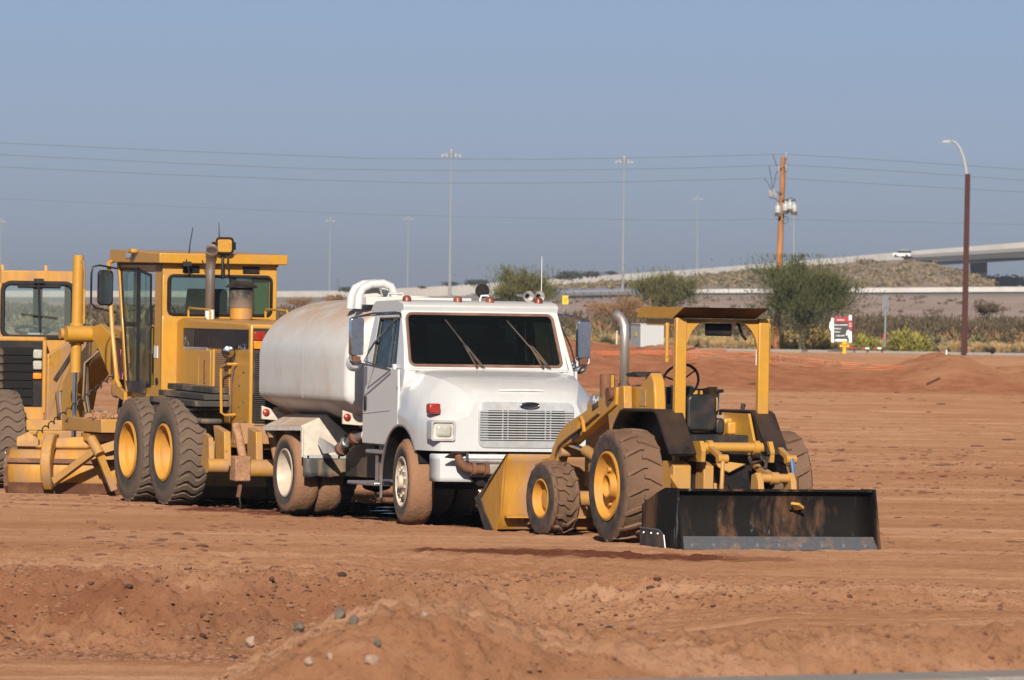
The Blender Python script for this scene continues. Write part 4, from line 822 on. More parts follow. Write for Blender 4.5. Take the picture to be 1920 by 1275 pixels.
# ================= motor grader =================
G_ = root_at(on_ground(305, 947), math.radians(110), (0, 1.22), name='motor_grader', label='yellow motor grader with tall cab and four large rear wheels, left of the white truck', cat='grader')
def gp_(mb, name, mat, parent=None, **k): return mb.build(name, M[mat] if isinstance(mat, str) else mat, parent or G_, **k)
Y_, YM, YO = 'yellow', 'yellow_muddy', 'yellow_old'
# engine enclosure
e = MB(); e.prism([(1.55, 1.05), (1.55, 2.36), (1.35, 2.39), (-1.36, 2.345), (-1.52, 2.30), (-1.52, 1.05)], 1, -.58, .58); en = gp_(e, 'engine_cover', Y_, bevel=.03)
HW = .583
def pan(x0, x1, z0, z1, name, mat, y=HW, th=.012, par=None, **k): return gp_(MB().b2((x0, y, z0), (x1, y+th, z1)), name, mat, par or en, **k)
pan(1.20, -1.47, 2.02, 2.26, 'dark_band', 'black')
pan(1.18, .75, 2.0, 2.245, 'band_scrape', pm('scraped_band', (.03, .03, .03), .5, dirt=.95, dcol=(.45, .44, .42), ds=4, lo=.56, hi=.63), th=.016)
pan(1.19, .20, 1.985, 2.02, 'band_trim', 'alu', th=.02)
for i in range(9): pan(.58, .10, 2.07+i*.017, 2.077+i*.017, 'vent_slit', 'blackm', th=.018)
pan(1.22, .02, 1.30, 1.985, 'side_door', Y_, th=.022, bevel=.008)
pan(.28, .20, 1.55, 1.86, 'door_handle', 'rust', th=.034, bevel=.015)
pan(-.03, -.10, 1.30, 2.0, 'door_frame', Y_, th=.03)
# perforated panel
msh = pan(-.14, -.74, 1.35, 1.98, 'mesh_panel', YO)
hol = MB().box((0, 0, 0), (.030, .004, .014)).mesh('mesh_hole', M['blackm'], 0)
hb_ = MB()
for i in range(12):
    for j in range(24): hb_.box((-.18-.045*i, HW+.014, 1.39+.024*j), (.026, .004, .009))
o = gp_(hb_, 'mesh_holes', 'blackm', msh, smooth=0); o['kind'] = 'stuff'
hb_ = MB()
for i in range(4):
    for j in range(20): hb_.box((-.60-.045*i, HW+.014, 1.10+.022*j), (.026, .004, .009))
o = gp_(hb_, 'mesh_holes', 'blackm', msh, smooth=0); o['kind'] = 'stuff'
gp_(MB().tube([(-1.02, HW, 1.82), (-1.02, HW+.12, 1.82), (-.78, HW+.13, 1.78), (-.76, HW+.13, 1.70), (-.80, HW+.13, 1.20), (-.92, HW+.12, 1.17), (-1.0, HW, 1.18)], .018, 6), 'grab_rail', Y_)
gp_(MB().tube([(-.95, HW+.03, 1.75), (-.90, HW+.04, 1.60), (-.90, HW+.04, 1.16)], .012, 5), 'cable', 'hose')
sl_ = MB(); sl_.lathe([(.002, -.09), (.05, -.08), (.085, -.02), (.088, .04), (.002, .035)], (-.95, HW+.10, 1.98), (-1, .2, -.1), 18); gp_(sl_, 'work_light', 'black'); 
gp_(MB().lathe([(.075, 0), (.05, .015), (.001, .02)], (-.99, HW+.108, 1.976), (-1, .2, -.1), 16), 'lamp_glass', 'chrome')
for x, z in ((-1.12, 1.55), (-1.3, 1.72), (-1.3, 1.35), (-1.12, 1.28), (-1.38, 1.1)): gp_(MB().lathe([(.014, 0), (.010, .01), (.001, .011)], (x, HW, z), (0, 1, 0), 8), 'bolt', 'dark', en)
pan(.6, .5, 1.5, 1.9, 'hinge_strip', Y_, th=.026)
# rear radiator
r = MB(); r.b2((-1.535, -.60, 1.0), (-1.60, .60, 2.33)); ro = gp_(r, 'radiator_frame', Y_, bevel=.02)
gp_(MB().b2((-1.59, -.56, 1.03), (-1.606, .565, 2.28)), 'radiator_core', 'blackm', ro)
for y in (.50, -.50):
    gp_(MB().b2((-1.60, y-.09, 2.13), (-1.64, y+.06, 2.24)), 'tail_light', 'red_lens', ro, bevel=.008); gp_(MB().b2((-1.60, y-.09, 2.02), (-1.64, y+.06, 2.12)), 'turn_light', 'orange_lens', ro, bevel=.008)
fin = MB().box((0, 0, 0), (.02, 1.08, .010)).mesh('fin', M['dark'], 0)
for i in range(36):
    o = inst('fin', fin, ro); o.location = (-1.615, 0, 1.05+i*.026); o.rotation_euler = (0, .5, 0)
# cab
c = MB(); x0, x1, hw = 1.55, 3.45, .78
for s in (-1, 1):
    c.b2((x0, s*hw, 1.40), (x0+.33, s*(hw-.05), 3.1)); c.plate([(x1-.02, s*hw, 3.1), (x1+.05, s*hw, 3.1), (x1-.42, s*hw, 1.40), (x1-.49, s*hw, 1.40)], .05)
    c.b2((x0, s*hw, 2.98), (x1, s*(hw-.05), 3.1)); c.b2((x0, s*(hw-.001), 1.34), (x1-.35, s*(hw-.05), 1.50))
c.b2((x0-.01, -hw, 2.93), (x0+.05, hw, 3.1)); c.b2((x0-.01, -hw, 1.36), (x0+.05, hw, 2.42)); c.b2((x0-.01, hw-.10, 2.4), (x0+.05, hw, 2.95)); c.b2((x0-.01, -hw, 2.4), (x0+.05, -hw+.10, 2.95))
cab = gp_(c, 'cab', Y_, bevel=.012)
rf = MB(); rf.prism([(1.40, 3.095), (1.39, 3.225), (3.58, 3.275), (3.60, 3.13), (3.5, 3.10)], 1, -.875, .875); gp_(rf, 'cab_roof', Y_, bevel=.012)
gp_(MB().b2((1.55, -.80, 3.07), (3.5, .80, 3.094)), 'roof_underside', 'dark')
gp_(MB().b2((2.55, .876, 3.16), (2.85, .884, 3.23)), 'roof_plate', 'grille'); gp_(MB().b2((2.32, .878, 3.22), (2.48, .97, 3.28)), 'roof_beacon', Y_, bevel=.02)
for y in (.40, -.42): gp_(MB().b2((x0-.012, y-.115, 2.975), (x0-.03, y+.115, 3.065)), 'vent', 'black', cab, bevel=.01)
sealp = [(x0-.02, y, z) for y, z in rr(-.70, .70, 2.435, 2.935, .07)]
gp_(MB().tube(sealp+[sealp[0]], .022, 6), 'rear_window_seal', 'black', cab)
gp_(MB().b2((x0+.0, -.69, 2.43), (x0+.006, .69, 2.94)), 'rear_window', 'g_cab', cab, smooth=0)
# cab left side doors
for s in (1, -1):
    q = [(3.30, 3.0), (2.62, 3.0), (2.62, 2.32), (3.13, 2.32)]; q2 = [(3.12, 2.26), (2.60, 2.26), (2.60, 1.52), (2.92, 1.52)]; q3 = [(2.50, 2.98), (2.05, 2.92), (2.02, 1.52), (2.48, 1.52)]
    dm = MB(); dm.plate([(3.36, s*(hw-.01), 3.03), (2.02, s*(hw-.01), 3.03), (1.98, s*(hw-.01), 1.48), (2.90, s*(hw-.01), 1.46)], .004)
    fr_ = MB()
    for p in (q, q2, q3):
        cx_ = sum(a for a, b in p)/4; cz_ = sum(b for a, b in p)/4
        o_ = [(a+.055*math.copysign(1, a-cx_), b+.03*math.copysign(1, b-cz_)) for a, b in p]
        for k in range(4):
            k2 = (k+1) % 4; fr_.plate([(o_[k][0], s*(hw+.008), o_[k][1]), (o_[k2][0], s*(hw+.008), o_[k2][1]), (p[k2][0], s*(hw+.008), p[k2][1]), (p[k][0], s*(hw+.008), p[k][1])], .014)
    do_ = gp_(fr_, 'cab_door', 'black')
    for p in (q, q2, q3): gp_(MB().plate([(x, s*hw, z) for x, z in p], .006), 'window', 'g_cab', do_, smooth=0)
    gp_(MB().plate([(2.95, s*(hw+.03), 1.55), (2.15, s*(hw+.03), 1.55), (2.15, s*(hw+.03), 1.40), (2.85, s*(hw+.03), 1.40)], .03), 'door_sill', 'blackm', do_)
gp_(MB().tube([(1.96, hw+.02, 2.28), (1.95, hw+.05, 2.2), (1.95, hw+.05, 1.98), (1.96, hw+.02, 1.92)], .014, 6), 'cab_handle', 'dark')
gp_(MB().b2((1.70, hw+.0, 1.86), (1.86, hw+.006, 2.02)), 'notice', 'sticker'); gp_(MB().lathe([(.05, 0), (.05, .012), (.001, .014)], (1.72, hw, 1.56), (0, 1, 0), 14), 'rubber_cap', 'black')
# cab inside
i_ = MB(); i_.b2((1.7, -.70, 1.40), (3.1, .70, 1.46)); i_.prism([(2.1, 1.46), (2.1, 2.05), (2.05, 2.75), (2.16, 2.78), (2.3, 2.1), (2.7, 2.05), (2.7, 1.46)], 1, -.28, .26); i_.b2((2.85, -.3, 1.46), (3.0, .3, 2.25)); gp_(i_, 'seat', 'darkint', bevel=.03)
i_ = MB()
for y in (.66, -.66): i_.b2((3.0, y-.03, 1.46), (3.10, y+.03, 3.0)); i_.b2((1.63, y-.03, 1.5), (1.7, y+.03, 3.0))
i_.b2((1.62, -.74, 2.4), (1.68, -.50, 3.0)); gp_(i_, 'cab_pillar', 'greenint')
i_ = MB(); i_.tube([(2.75-.08*math.sin(a), .42+.2*math.cos(a), 2.40+.17*math.sin(a)) for a in [k*math.pi/10 for k in range(21)]], .018, 6, False); i_.bar((2.8, .42, 2.4), (2.95, .42, 2.0), .06, .06); gp_(i_, 'steering_wheel', 'black')
for k in range(6): gp_(MB().tube([(2.68, .62-.05*k, 2.28), (2.66, .62-.05*k, 2.50)], .014, 5), 'control_lever', 'black')
gp_(MB().b2((2.5, .40, 1.46), (2.8, .62, 2.25)), 'fire_extinguisher', 'yellow', bevel=.05)
# exhaust, pre-cleaner, rails
x = MB(); x.tube([(.90, .34, 2.38), (.90, .34, 3.0), (.89, .34, 3.10), (.85, .345, 3.18), (.79, .36, 3.24), (.74, .375, 3.28)], [.056, .056, .060, .070, .076, .078], 16, cap=False); gp_(x, 'exhaust_pipe', 'exhaust', solid=.01)
gp_(MB().cyl((.90, .34, 2.37), (.90, .34, 2.50), .062), 'exhaust_sleeve', 'sticker')
x = MB(); x.lathe([(.13, 0), (.145, .02), (.145, .16)], (.45, .06, 2.37), (0, 0, 1), 24); pc = gp_(x, 'air_precleaner', YO)
x = MB(); x.lathe([(.15, 0), (.155, .02), (.155, .24), (.12, .28), (.07, .30), (.06, .34), (.001, .34)], (.45, .06, 2.53), (0, 0, 1), 24); gp_(x, 'precleaner_bowl', pm('dusty_bowl', (.03, .03, .03), .4, dirt=.8, dcol=(.24, .17, .12), low=(2.5, 2.75, .8)), pc)
x = MB(); x.lathe([(.215, 0), (.21, .012), (.15, .06), (.10, .085), (.001, .09)], (.45, .06, 2.79), (0, 0, 1), 24); gp_(x, 'precleaner_cap', 'black', pc)
for yy, xx in ((.50, .2), (-.55, .2)):
    gp_(MB().tube([(1.30, yy, 2.38), (1.30, yy, 2.49), (1.26, yy, 2.52), (.42, yy, 2.50), (.38, yy, 2.47), (.38, yy, 2.36)], .016, 6), 'hood_rail', Y_)
# antennas, receiver
gp_(MB().tube([(1.42, .47, 3.03), (1.42, .47, 3.2), (1.42, .455, 3.35), (1.42, .42, 3.56)], [.012, .010, .008, .006], 5), 'antenna', 'black'); gp_(MB().b2((1.36, .45, 3.06), (1.40, .56, 3.12)), 'antenna_bracket', 'blackm')
gp_(MB().tube([(1.37, .52, 3.15), (1.36, .48, 2.98), (1.37, .42, 2.90)], .008, 5), 'cable', 'hose'); gp_(MB().tube([(1.38, .30, 3.14), (1.36, .25, 3.02), (1.37, .23, 2.92)], .008, 5), 'cable', 'hose')
rc = MB(); rc.prism(rr(-.085, .125, 3.245, 3.42, .04), 0, 1.30, 1.46); rco = gp_(rc, 'receiver', Y_, bevel=.012)
fr_ = MB(); pts = [(1.30, y, z) for y, z in rr(-.09, .13, 3.235, 3.43, .04)]; fr_.tube(pts+[pts[0]], .015, 6, False); fr_.b2((1.28, -.125, 3.28), (1.40, -.10, 3.38)); fr_.b2((1.28, .14, 3.28), (1.40, .165, 3.38)); gp_(fr_, 'receiver_guard', 'black', rco)
gp_(MB().cyl((1.38, .02, 2.90), (1.38, .02, 3.24), .02), 'receiver_pole', 'blackm'); gp_(MB().tube([(1.34, -.04, 3.22), (1.33, -.03, 3.08), (1.34, -.06, 2.96), (1.35, .0, 2.95), (1.36, .06, 3.06)], .012, 5), 'cable', 'hose')
gp_(MB().tube([(1.38, .07, 3.42), (1.38, .08, 3.63)], [.008, .004], 5), 'antenna', 'black')
# left mirror and cab steps
mz = MB(); mz.prism(rr(.87, 1.08, 2.53, 3.0, .06), 0, 3.40, 3.47); gp_(mz, 'mirror', 'black', bevel=.02); gp_(MB().prism(rr(.89, 1.06, 2.55, 2.98, .05), 0, 3.392, 3.399), 'mirror_glass', 'chrome')
fr_ = MB(); fr_.tube([(3.46, .80, 3.02), (3.46, 1.05, 3.06), (3.46, 1.14, 3.04), (3.46, 1.16, 2.95), (3.46, 1.16, 2.56), (3.46, 1.10, 2.50), (3.46, .82, 2.44)], .014, 6); gp_(fr_, 'mirror_frame', 'black')
gp_(MB().tube([(3.48, .86, 3.12), (3.52, .90, 3.10), (3.52, .90, 2.98), (3.40, .88, 2.2), (3.22, .86, 1.55), (3.12, .84, 1.45)], .03, 8), 'grab_rail', Y_)
gp_(MB().plate([(3.4, .84, 1.52), (2.9, .84, 1.40), (2.9, .84, 1.30), (3.0, .84, 1.30), (3.45, .84, 1.40)], .04), 'step_bracket', Y_)
gp_(MB().b2((1.56, -.76, 1.22), (2.9, .76, 1.36)), 'cab_floor', Y_, bevel=.01); gp_(MB().b2((1.55, -.5, .95), (2.9, .5, 1.22)), 'transmission', 'dark'); gp_(MB().b2((2.0, .55, 1.10), (2.6, .72, 1.22)), 'cab_mount', Y_)
# rear frame, tandem cases, mudguards
f = MB(); f.b2((-1.5, -.45, .75), (3.1, .45, 1.06)); f.cyl((.76, -.9, .68), (.76, .9, .68), .16); gp_(f, 'rear_frame', YM, bevel=.01)
for s in (-1, 1): gp_(MB().prism([(-.3, .5), (-.3, .86), (.3, .98), (1.2, .98), (1.82, .86), (1.82, .5)], 1, s*.62, s*.82), 'tandem_case', YM, bevel=.02)
for s in (-1, 1):
    m = MB()
    for k in range(3):
        m.prism([(1.18, 1.30+.085*k), (-.78+.03*k, 1.27+.085*k), (-.78+.03*k, 1.345+.085*k), (1.18, 1.375+.085*k)], 1, s*.585, s*(1.05-.12*k))
    m.prism([(1.05, 1.18), (.3, 1.27), (-.45, 1.20), (-.72, 1.24), (-.72, 1.26), (1.15, 1.30)], 1, s*.62, s*1.02)
    gp_(m, 'mudguard', pm('mudguard_rubber', (.04, .037, .035), .8, dirt=.75, dcol=(.22, .15, .10)) if s == 1 else 'rubber_grey', bevel=.012)
gp_(MB().b2((-.72, .66, 1.05), (-.3, .95, 1.12)), 'tank_step', 'rubber_grey', bevel=.03)
# ripper / rear linkage
q = MB(); q.b2((-1.50, -.75, .82), (-1.62, .80, 1.08)); gp_(q, 'rear_bumper', YM, bevel=.01)
n_before = len(G_.children)
for y in (.70, .28, -.2): gp_(MB().plate([(-1.5, y, 1.05), (-1.95, y, .98), (-2.0, y, .55), (-1.85, y, .45), (-1.62, y, .55), (-1.6, y, .8)], .09), 'ripper_link', YM, bevel=.01)
for y in (.50, .05): gp_(MB().cyl((-1.68, y, 1.06), (-1.98, y-.02, .58), .055), 'ripper_cylinder', 'mud')
q = MB(); q.cyl((-2.05, -.9, .52), (-2.05, .62, .52), .115); gp_(q, 'ripper_beam', YM); q = MB(); q.b2((-2.17, .45, .36), (-1.93, .66, .68)); gp_(q, 'beam_bracket', 'mud', bevel=.02)
q = MB(); q.plate([(-1.55, .85, .95), (-1.9, .90, .9), (-1.95, .90, .5), (-1.6, .9, .55)], .06); q.cyl((-2.0, .72, .55), (-2.0, .98, .55), .09); gp_(q, 'link_plate', YM)
gp_(MB().tube([(-1.62, .0, 1.12), (-1.78, -.18, 1.02), (-1.95, -.25, .80)], .075, 10), 'ripper_hose', 'mud')
gp_(MB().plate([(-1.6, -.30, 1.02), (-1.95, -.34, .95), (-2.1, -.34, .45), (-1.9, -.34, .45)], .10), 'ripper_shank', 'cream')
gp_(MB().tube([(-2.05, .55, .40), (-2.06, .56, .28), (-2.06, .58, .16)], .03, 6), 'ripper_tip', 'rust'); gp_(MB().tube([(-2.08, .57, .16), (-2.09, .56, .08), (-2.08, .56, .02)], .010, 5), 'chain', 'dark')
q = MB(); q.bar((-1.55, -.4, 1.12), (-1.75, .0, 1.25), .1, .08); q.plate([(-1.6, -.45, 1.05), (-1.7, -.2, 1.25), (-1.7, -.1, 1.18), (-1.65, -.4, .98)], .05); gp_(q, 'ripper_frame', Y_)
for o in list(G_.children):
    if o.name.split('.')[0] in ('ripper_link', 'ripper_cylinder', 'ripper_beam', 'beam_bracket', 'link_plate', 'ripper_hose', 'ripper_shank', 'ripper_tip', 'chain', 'ripper_frame'): o.location.y = .30
# front frame
f = MB()
ring = lambda x, z, w, h: [(x, -w, z-h), (x, w, z-h), (x, w, z+h), (x, -w, z+h)]
f.loft([ring(3.1, 1.25, .24, .28), ring(3.9, 1.38, .22, .26), ring(4.5, 1.72, .20, .22), ring(5.1, 2.0, .19, .19), ring(5.7, 2.08, .19, .18), ring(6.5, 1.95, .18, .17), ring(7.5, 1.55, .18, .2), ring(7.9, 1.1, .2, .35)]); gp_(f, 'main_frame', Y_, bevel=.015, smooth=25)
for s in (-1, 1):
    f = MB(); f.plate([(4.75, s*.24, 1.45), (5.1, s*.24, 1.35), (5.55, s*.40, 2.0), (5.95, s*.48, 2.2), (5.95, s*.48, 2.0), (5.5, s*.36, 2.28), (4.7, s*.25, 1.95), (4.55, s*.24, 1.6)][:4]+[(5.5, s*.36, 2.28), (4.7, s*.25, 1.95)], .08); gp_(f, 'saddle_arm', Y_, bevel=.01)
    f = MB(); f.cyl((5.90, s*.62, 1.62), (5.90, s*.60, 3.20), .073); f.cyl((5.90, s*.61, 2.0), (5.90, s*.61, 2.28), .10); lc = gp_(f, 'lift_cylinder', Y_)
    gp_(MB().cyl((5.90, s*.63, .66), (5.90, s*.62, 1.62), .034), 'cylinder_rod', 'chrome', lc); gp_(MB().cyl((5.78, s*.42, 2.14), (5.78, s*.80, 2.14), .11), 'trunnion', Y_, lc)
    gp_(MB().cyl((5.92, s*.78, 2.14), (5.92, s*.84, 2.14), .075), 'trunnion', YM, lc) if s > 0 else None
    gp_(MB().tube([(5.88, s*.60, 3.16), (5.80, s*.56, 3.10), (5.76, s*.55, 2.95), (5.78, s*.55, 2.75)], .020, 6), 'hose', 'hose_tan'); gp_(MB().tube([(5.78, s*.55, 2.78), (5.77, s*.55, 2.28)], .017, 6), 'pipe', Y_)
for k in range(4): gp_(MB().tube([(5.75-.06*k, .30, 2.0), (5.72-.05*k, .50+.03*k, 1.75), (5.70-.04*k, .50+.035*k, 1.3), (5.60, .48+.02*k, 1.02)], .014, 5), 'hydraulic_hose', 'hose_tan' if k % 2 else 'hose')
gp_(MB().tube([(4.6+.02*math.cos(t*2.6)+.045*t, .45+.02*math.sin(t*2.6)+.02*t, 1.62-.026*t+.03*math.cos(t*2.6)) for t in [q_*.5 for q_ in range(0, 81)]], .011, 5), 'coiled_cable', 'hose')
gp_(MB().tube([(4.42, .30, 1.75), (4.40, .42, 1.6), (4.45, .40, 1.45), (4.50, .32, 1.65), (4.55, .42, 1.50)], .03, 6), 'hose_bundle', 'hose'); gp_(MB().tube([(4.35, .48, 1.95), (4.33, .50, 1.75), (4.30, .46, 1.55)], .022, 5), 'marker_ribbon', 'pink'); gp_(MB().lathe([(.001, -.08), (.09, -.06), (.11, 0), (.09, .06), (.001, .08)], (4.85, .35, 1.40), (0, 1, 0), 16), 'hydraulic_motor', 'mud')
gp_(MB().tube([(5.1, .2, 1.4), (5.08, .25, 1.1), (5.0, .3, .9)], .03, 6), 'drop_hose', 'hose')
# drawbar, circle and blade
f = MB(); f.prism([(7.2, .9), (5.6, .80), (4.2, .82), (4.2, 1.02), (5.6, 1.02), (7.2, 1.1)], 1, -.12, .12); f.b2((4.15, -.7, .84), (5.85, .78, 1.02)); gp_(f, 'drawbar', Y_, bevel=.01)
gp_(MB().lathe([(.62, 0), (.78, 0), (.78, .10), (.62, .10)], (4.95, 0, .72), (0, 0, 1), 40), 'circle', YO)
md = MB()
for i in range(70):
    a = random.uniform(.03, .08); md.box((random.uniform(4.3, 5.2), random.uniform(.3, .76), 1.03+random.uniform(-.01, .03)), (a, a*1.4, a), Matrix.Rotation(random.random()*3, 3, Vector((1, random.random(), 1)).normalized()))
o = gp_(md, 'dirt_lumps', 'mud', bevel=.01); o['kind'] = 'stuff'
bd = Vector((-.50, -.866, 0)); bn = Vector((.866, -.50, 0)); bc = Vector((4.62, 0, 0))   # along the blade, to its front
prof = [(-.10, .02), (-.17, .12), (-.21, .28), (-.19, .42), (-.10, .55), (.0, .62)]
b = MB(); b.sheet([[tuple(bc-bd*(1.85-3.7*i/10)+bn*o_+Vector((0, 0, z))) for i in range(11)] for o_, z in prof]); mb_ = gp_(b, 'moldboard', YO, solid=.03)
P = lambda t, o_, z: tuple(bc-bd*t+bn*o_+Vector((0, 0, z)))
gp_(MB().plate([P(1.85, -.12, .12), P(-1.85, -.12, .12), P(-1.85, -.04, -.01), P(1.85, -.04, -.01)], .03), 'cutting_edge', 'rust', mb_)
gp_(MB().plate([P(1.85, -.225, .47), P(-1.85, -.225, .47), P(-1.85, -.24, .41), P(1.85, -.24, .41)], .04), 'slide_rail', 'rust', mb_); gp_(MB().plate([P(1.85, -.20, .15), P(-1.85, -.20, .15), P(-1.85, -.13, .01), P(1.85, -.13, .01)], .03), 'wear_plate', 'rust', mb_)
eb = gp_(MB().plate([P(1.87, .02, .62), P(1.87, -.12, .55), P(1.87, -.24, .35), P(1.87, -.20, .10), P(1.87, -.08, -.01), P(1.87, .05, .0), P(1.87, .05, .62)], .06), 'end_bit', 'rust', mb_)
bo_ = MB().lathe([(.028, 0), (.02, .015), (.001, .018)], (0, 0, 0), (0, 1, 0), 8).mesh('bolt', M['alu'])
for k in range(6):
    o = inst('bolt', bo_, eb); z = .08+.09*k; o.location = P(1.905, -.17+.05*abs(k-2.5)*.6, z)
for t in (1.28, -.1):
    gp_(MB().plate([P(t, -.25, .05), P(t, -.42, .20), P(t, -.48, .42), P(t, -.40, .66), P(t, -.22, .80), P(t, .1, .80), P(t, -.05, .66), P(t, -.22, .56), P(t, -.30, .35), P(t, -.22, .12)], .14), 'blade_arm', YM, bevel=.02)
gp_(MB().bar(P(1.15, -.42, .18), P(.50, -.75, .62), .09, .09), 'side_shift_cylinder', Y_); gp_(MB().bar(P(.50, -.75, .62), P(.30, -.62, .08), .09, .07), 'tip_link', YM); gp_(MB().cyl(P(.45, -.80, .55), P(.60, -.70, .76), .07), 'pivot_block', YM)
gp_(MB().bar(P(.45, -.70, .62), P(-.4, -.55, .92), .10, .12), 'link_arm', Y_)
gp_(MB().plate([P(1.75, -.1, .62), P(1.45, -.1, .62), P(1.45, -.1, .72), P(1.6, -.05, .82), P(1.75, -.1, .74)], .10), 'shift_bracket', YM, bevel=.01)
gp_(MB().plate([P(1.5, -.1, .60), P(.8, -.05, .60), P(.3, .0, .80), P(1.3, .0, .72)], .12), 'spill_guard', YO, bevel=.02)
# wheels
rimG = lathe_mesh('wheel', [(.365, -.03), (.372, .008), (.345, .02), (.335, .0), (.325, -.06), (.29, -.08), (.275, -.12), (.26, -.19), (.15, -.20), (.001, -.20)], M['rim_yellow'], 44)
tyG = tyre_mesh('tyre', .685, .40, M['rubber_g'], 'wave', 30, .034, .54, 60)
for s in (1, -1):
    for x in (0, 1.52): put_wheel(G_, [('wheel', rimG), ('tyre', tyG)], (x, s*1.22, .672), s < 0, .3+x*1.3)
    put_wheel(G_, [('wheel', rimG), ('tyre', tyG)], (7.75, s*1.30, .672), s < 0, .5, math.radians(-3))
gp_(MB().b2((7.65, -.9, .5), (7.85, .9, .8)), 'front_axle', YM, bevel=.02)

# ================= second earthmover behind the grader =================
Wp = at(75, 780, 117.0); E2 = empty('earthmover', (Wp.x, Wp.y, 0), math.radians(-82), label='yellow earthmover with black louvred front, cut off by the left edge of the photo', cat='earthmover')
def ep(mb, name, mat, parent=None, **k): return mb.build(name, M[mat] if isinstance(mat, str) else mat, parent or E2, **k)
def lz(v, u=75): return zat(v, 116.4, u)
SC = 128.5   # px per metre here
def ly(u): return (u-75)/SC
gtop, gbot = lz(641), lz(764)
c = MB()
c.b2((.0, ly(-40), gbot-.30), (-2.4, ly(83), gbot)); c.b2((-.04, ly(-40), gbot), (-2.4, ly(83), lz(636))); c.b2((.004, ly(78), gbot-.1), (-.4, ly(86), lz(632))); c.b2((.004, ly(-40), lz(641)), (-.3, ly(86), lz(632)))
ep(c, 'hood', YO, bevel=.02)
gl = ep(MB().b2((-.02, ly(-40), gbot), (-.005, ly(78), gtop)), 'louvre_panel', 'black')
lvm = MB().box((0, 0, 0), (.05, ly(60)-ly(-40), .10), Matrix.Rotation(.35, 3, 'Y')).mesh('louvre', pm('louvre_black', (.016, .016, .017), .5, dirt=.8, dcol=(.26, .16, .10), lo=.56, hi=.66, ds=2.2), 0)
for k in range(7):
    o = inst('louvre', lvm, gl); o.location = (.02, (ly(60)+ly(-40))/2, gbot+.08+k*(gtop-gbot-.10)/7)
for v0, v1, mt in ((656, 673, 'lens'), (677, 694, 'lens'), (700, 712, 'orange_lens')): ep(MB().b2((-.01, ly(60), lz(v1)), (.05, ly(77), lz(v0))), 'headlight' if mt == 'lens' else 'turn_light', mt, bevel=.02)
# cab set back behind the hood
cb = MB(); zt, zr = lz(507), lz(632)
cb.b2((-.45, ly(-40), lz(533)), (-2.2, ly(152), zt)); cb.b2((-.45, ly(-20), zr-.6), (-.6, ly(5), zt)); cb.b2((-.45, ly(138), zr-.6), (-.6, ly(152), zt)); cb.b2((-.45, ly(-20), zr-.8), (-.6, ly(152), zr+.03))
for y in (-20, 150): cb.b2((-2.05, ly(y)-.07, zr-.6), (-2.2, ly(y)+.07, zt))
cb.b2((-.45, ly(-40), zr-.8), (-2.2, ly(152), zr-.6)); cabo = ep(cb, 'cab', YO, bevel=.02)
for u in (5, 87): ep(MB().prism([(-.5, zt), (-.62, zt), (-.6, zt+.07), (-.54, zt+.08)], 1, ly(u)-.02, ly(u)+.02), 'lifting_eye', Y_, cabo)
sp_ = [(-.44, y, z) for y, z in rr(ly(6), ly(139), lz(633), lz(531), .12)]; ep(MB().tube(sp_+[sp_[0]], .035, 6), 'windscreen_seal', 'black', cabo)
ep(MB().b2((-.47, ly(6), lz(633)), (-.465, ly(139), lz(531))), 'windscreen', 'g_dusty', cabo, smooth=0)
ep(MB().b2((-.455, ly(33), lz(540)), (-.42, ly(115), lz(527))), 'wiper_housing', 'black', cabo, bevel=.02)
w_ = MB(); w_.b2((-.45, ly(64), lz(531)), (-.36, ly(82), lz(522))); w_.bar((-.40, ly(72), lz(525)), (-.42, ly(77), lz(620)), .03, .02); w_.bar((-.43, ly(41), lz(589)), (-.43, ly(110), lz(596)), .018, .014); ep(w_, 'wiper', 'black', cabo)
ep(MB().b2((-2.0, ly(80), zr-.4), (-2.1, ly(97), zt)), 'cab_post', 'black'); ep(MB().b2((-1.9, ly(13), zr-.4), (-1.98, ly(23), zt)), 'cab_post', 'cream'); ep(MB().b2((-1.8, ly(14), lz(597)), (-1.9, ly(29), lz(586))), 'switch_box', 'grille')
sw = MB(); sw.tube([(-.95-.2*math.sin(a), ly(68)+.25*math.cos(a), lz(620)+.055*math.sin(a)) for a in [k*math.pi/12 for k in range(25)]], .026, 6, False); sw.bar((-.95, ly(68), lz(622)), (-.8, ly(68), zr-.4), .1, .1); ep(sw, 'steering_wheel', 'black')
ep(MB().b2((-.55, ly(55), lz(632)), (-.65, ly(84), lz(625))), 'dashboard', 'grille'); ep(MB().b2((-.6, ly(-20), zr-.35), (-1.2, ly(150), zr-.05)), 'cab_floor', 'darkint')
# side plate, bumper, hoses
sd = MB(); sd.plate([(.25, ly(84), lz(790)), (.25, ly(84), lz(665)), (.05, ly(134), lz(635)), (-.05, ly(160), lz(640)), (-.05, ly(150), lz(690)), (.1, ly(122), lz(730)), (.15, ly(104), lz(735)), (.15, ly(104), lz(790))], .06)
ep(sd, 'side_plate', YM, bevel=.012); ep(MB().bar((.24, ly(99), lz(713)), (.10, ly(132), lz(662)), .03, .05), 'plate_slot', 'dark'); ep(MB().b2((.1, ly(127), lz(662)), (.03, ly(133), lz(648))), 'slot_latch', 'black')
ep(MB().b2((.35, ly(46), lz(808)), (.0, ly(160), lz(788))), 'front_bumper', YM, bevel=.015); ep(MB().b2((.2, ly(34), lz(784)), (.05, ly(47), lz(775))), 'tow_point', 'black')
ep(MB().b2((-.4, ly(146), lz(786)), (-1.0, ly(175), lz(725))), 'frame_plate', Y_); ep(MB().b2((-.6, ly(130), lz(725)), (-1.4, ly(190), lz(655))), 'tank', YO, bevel=.05)
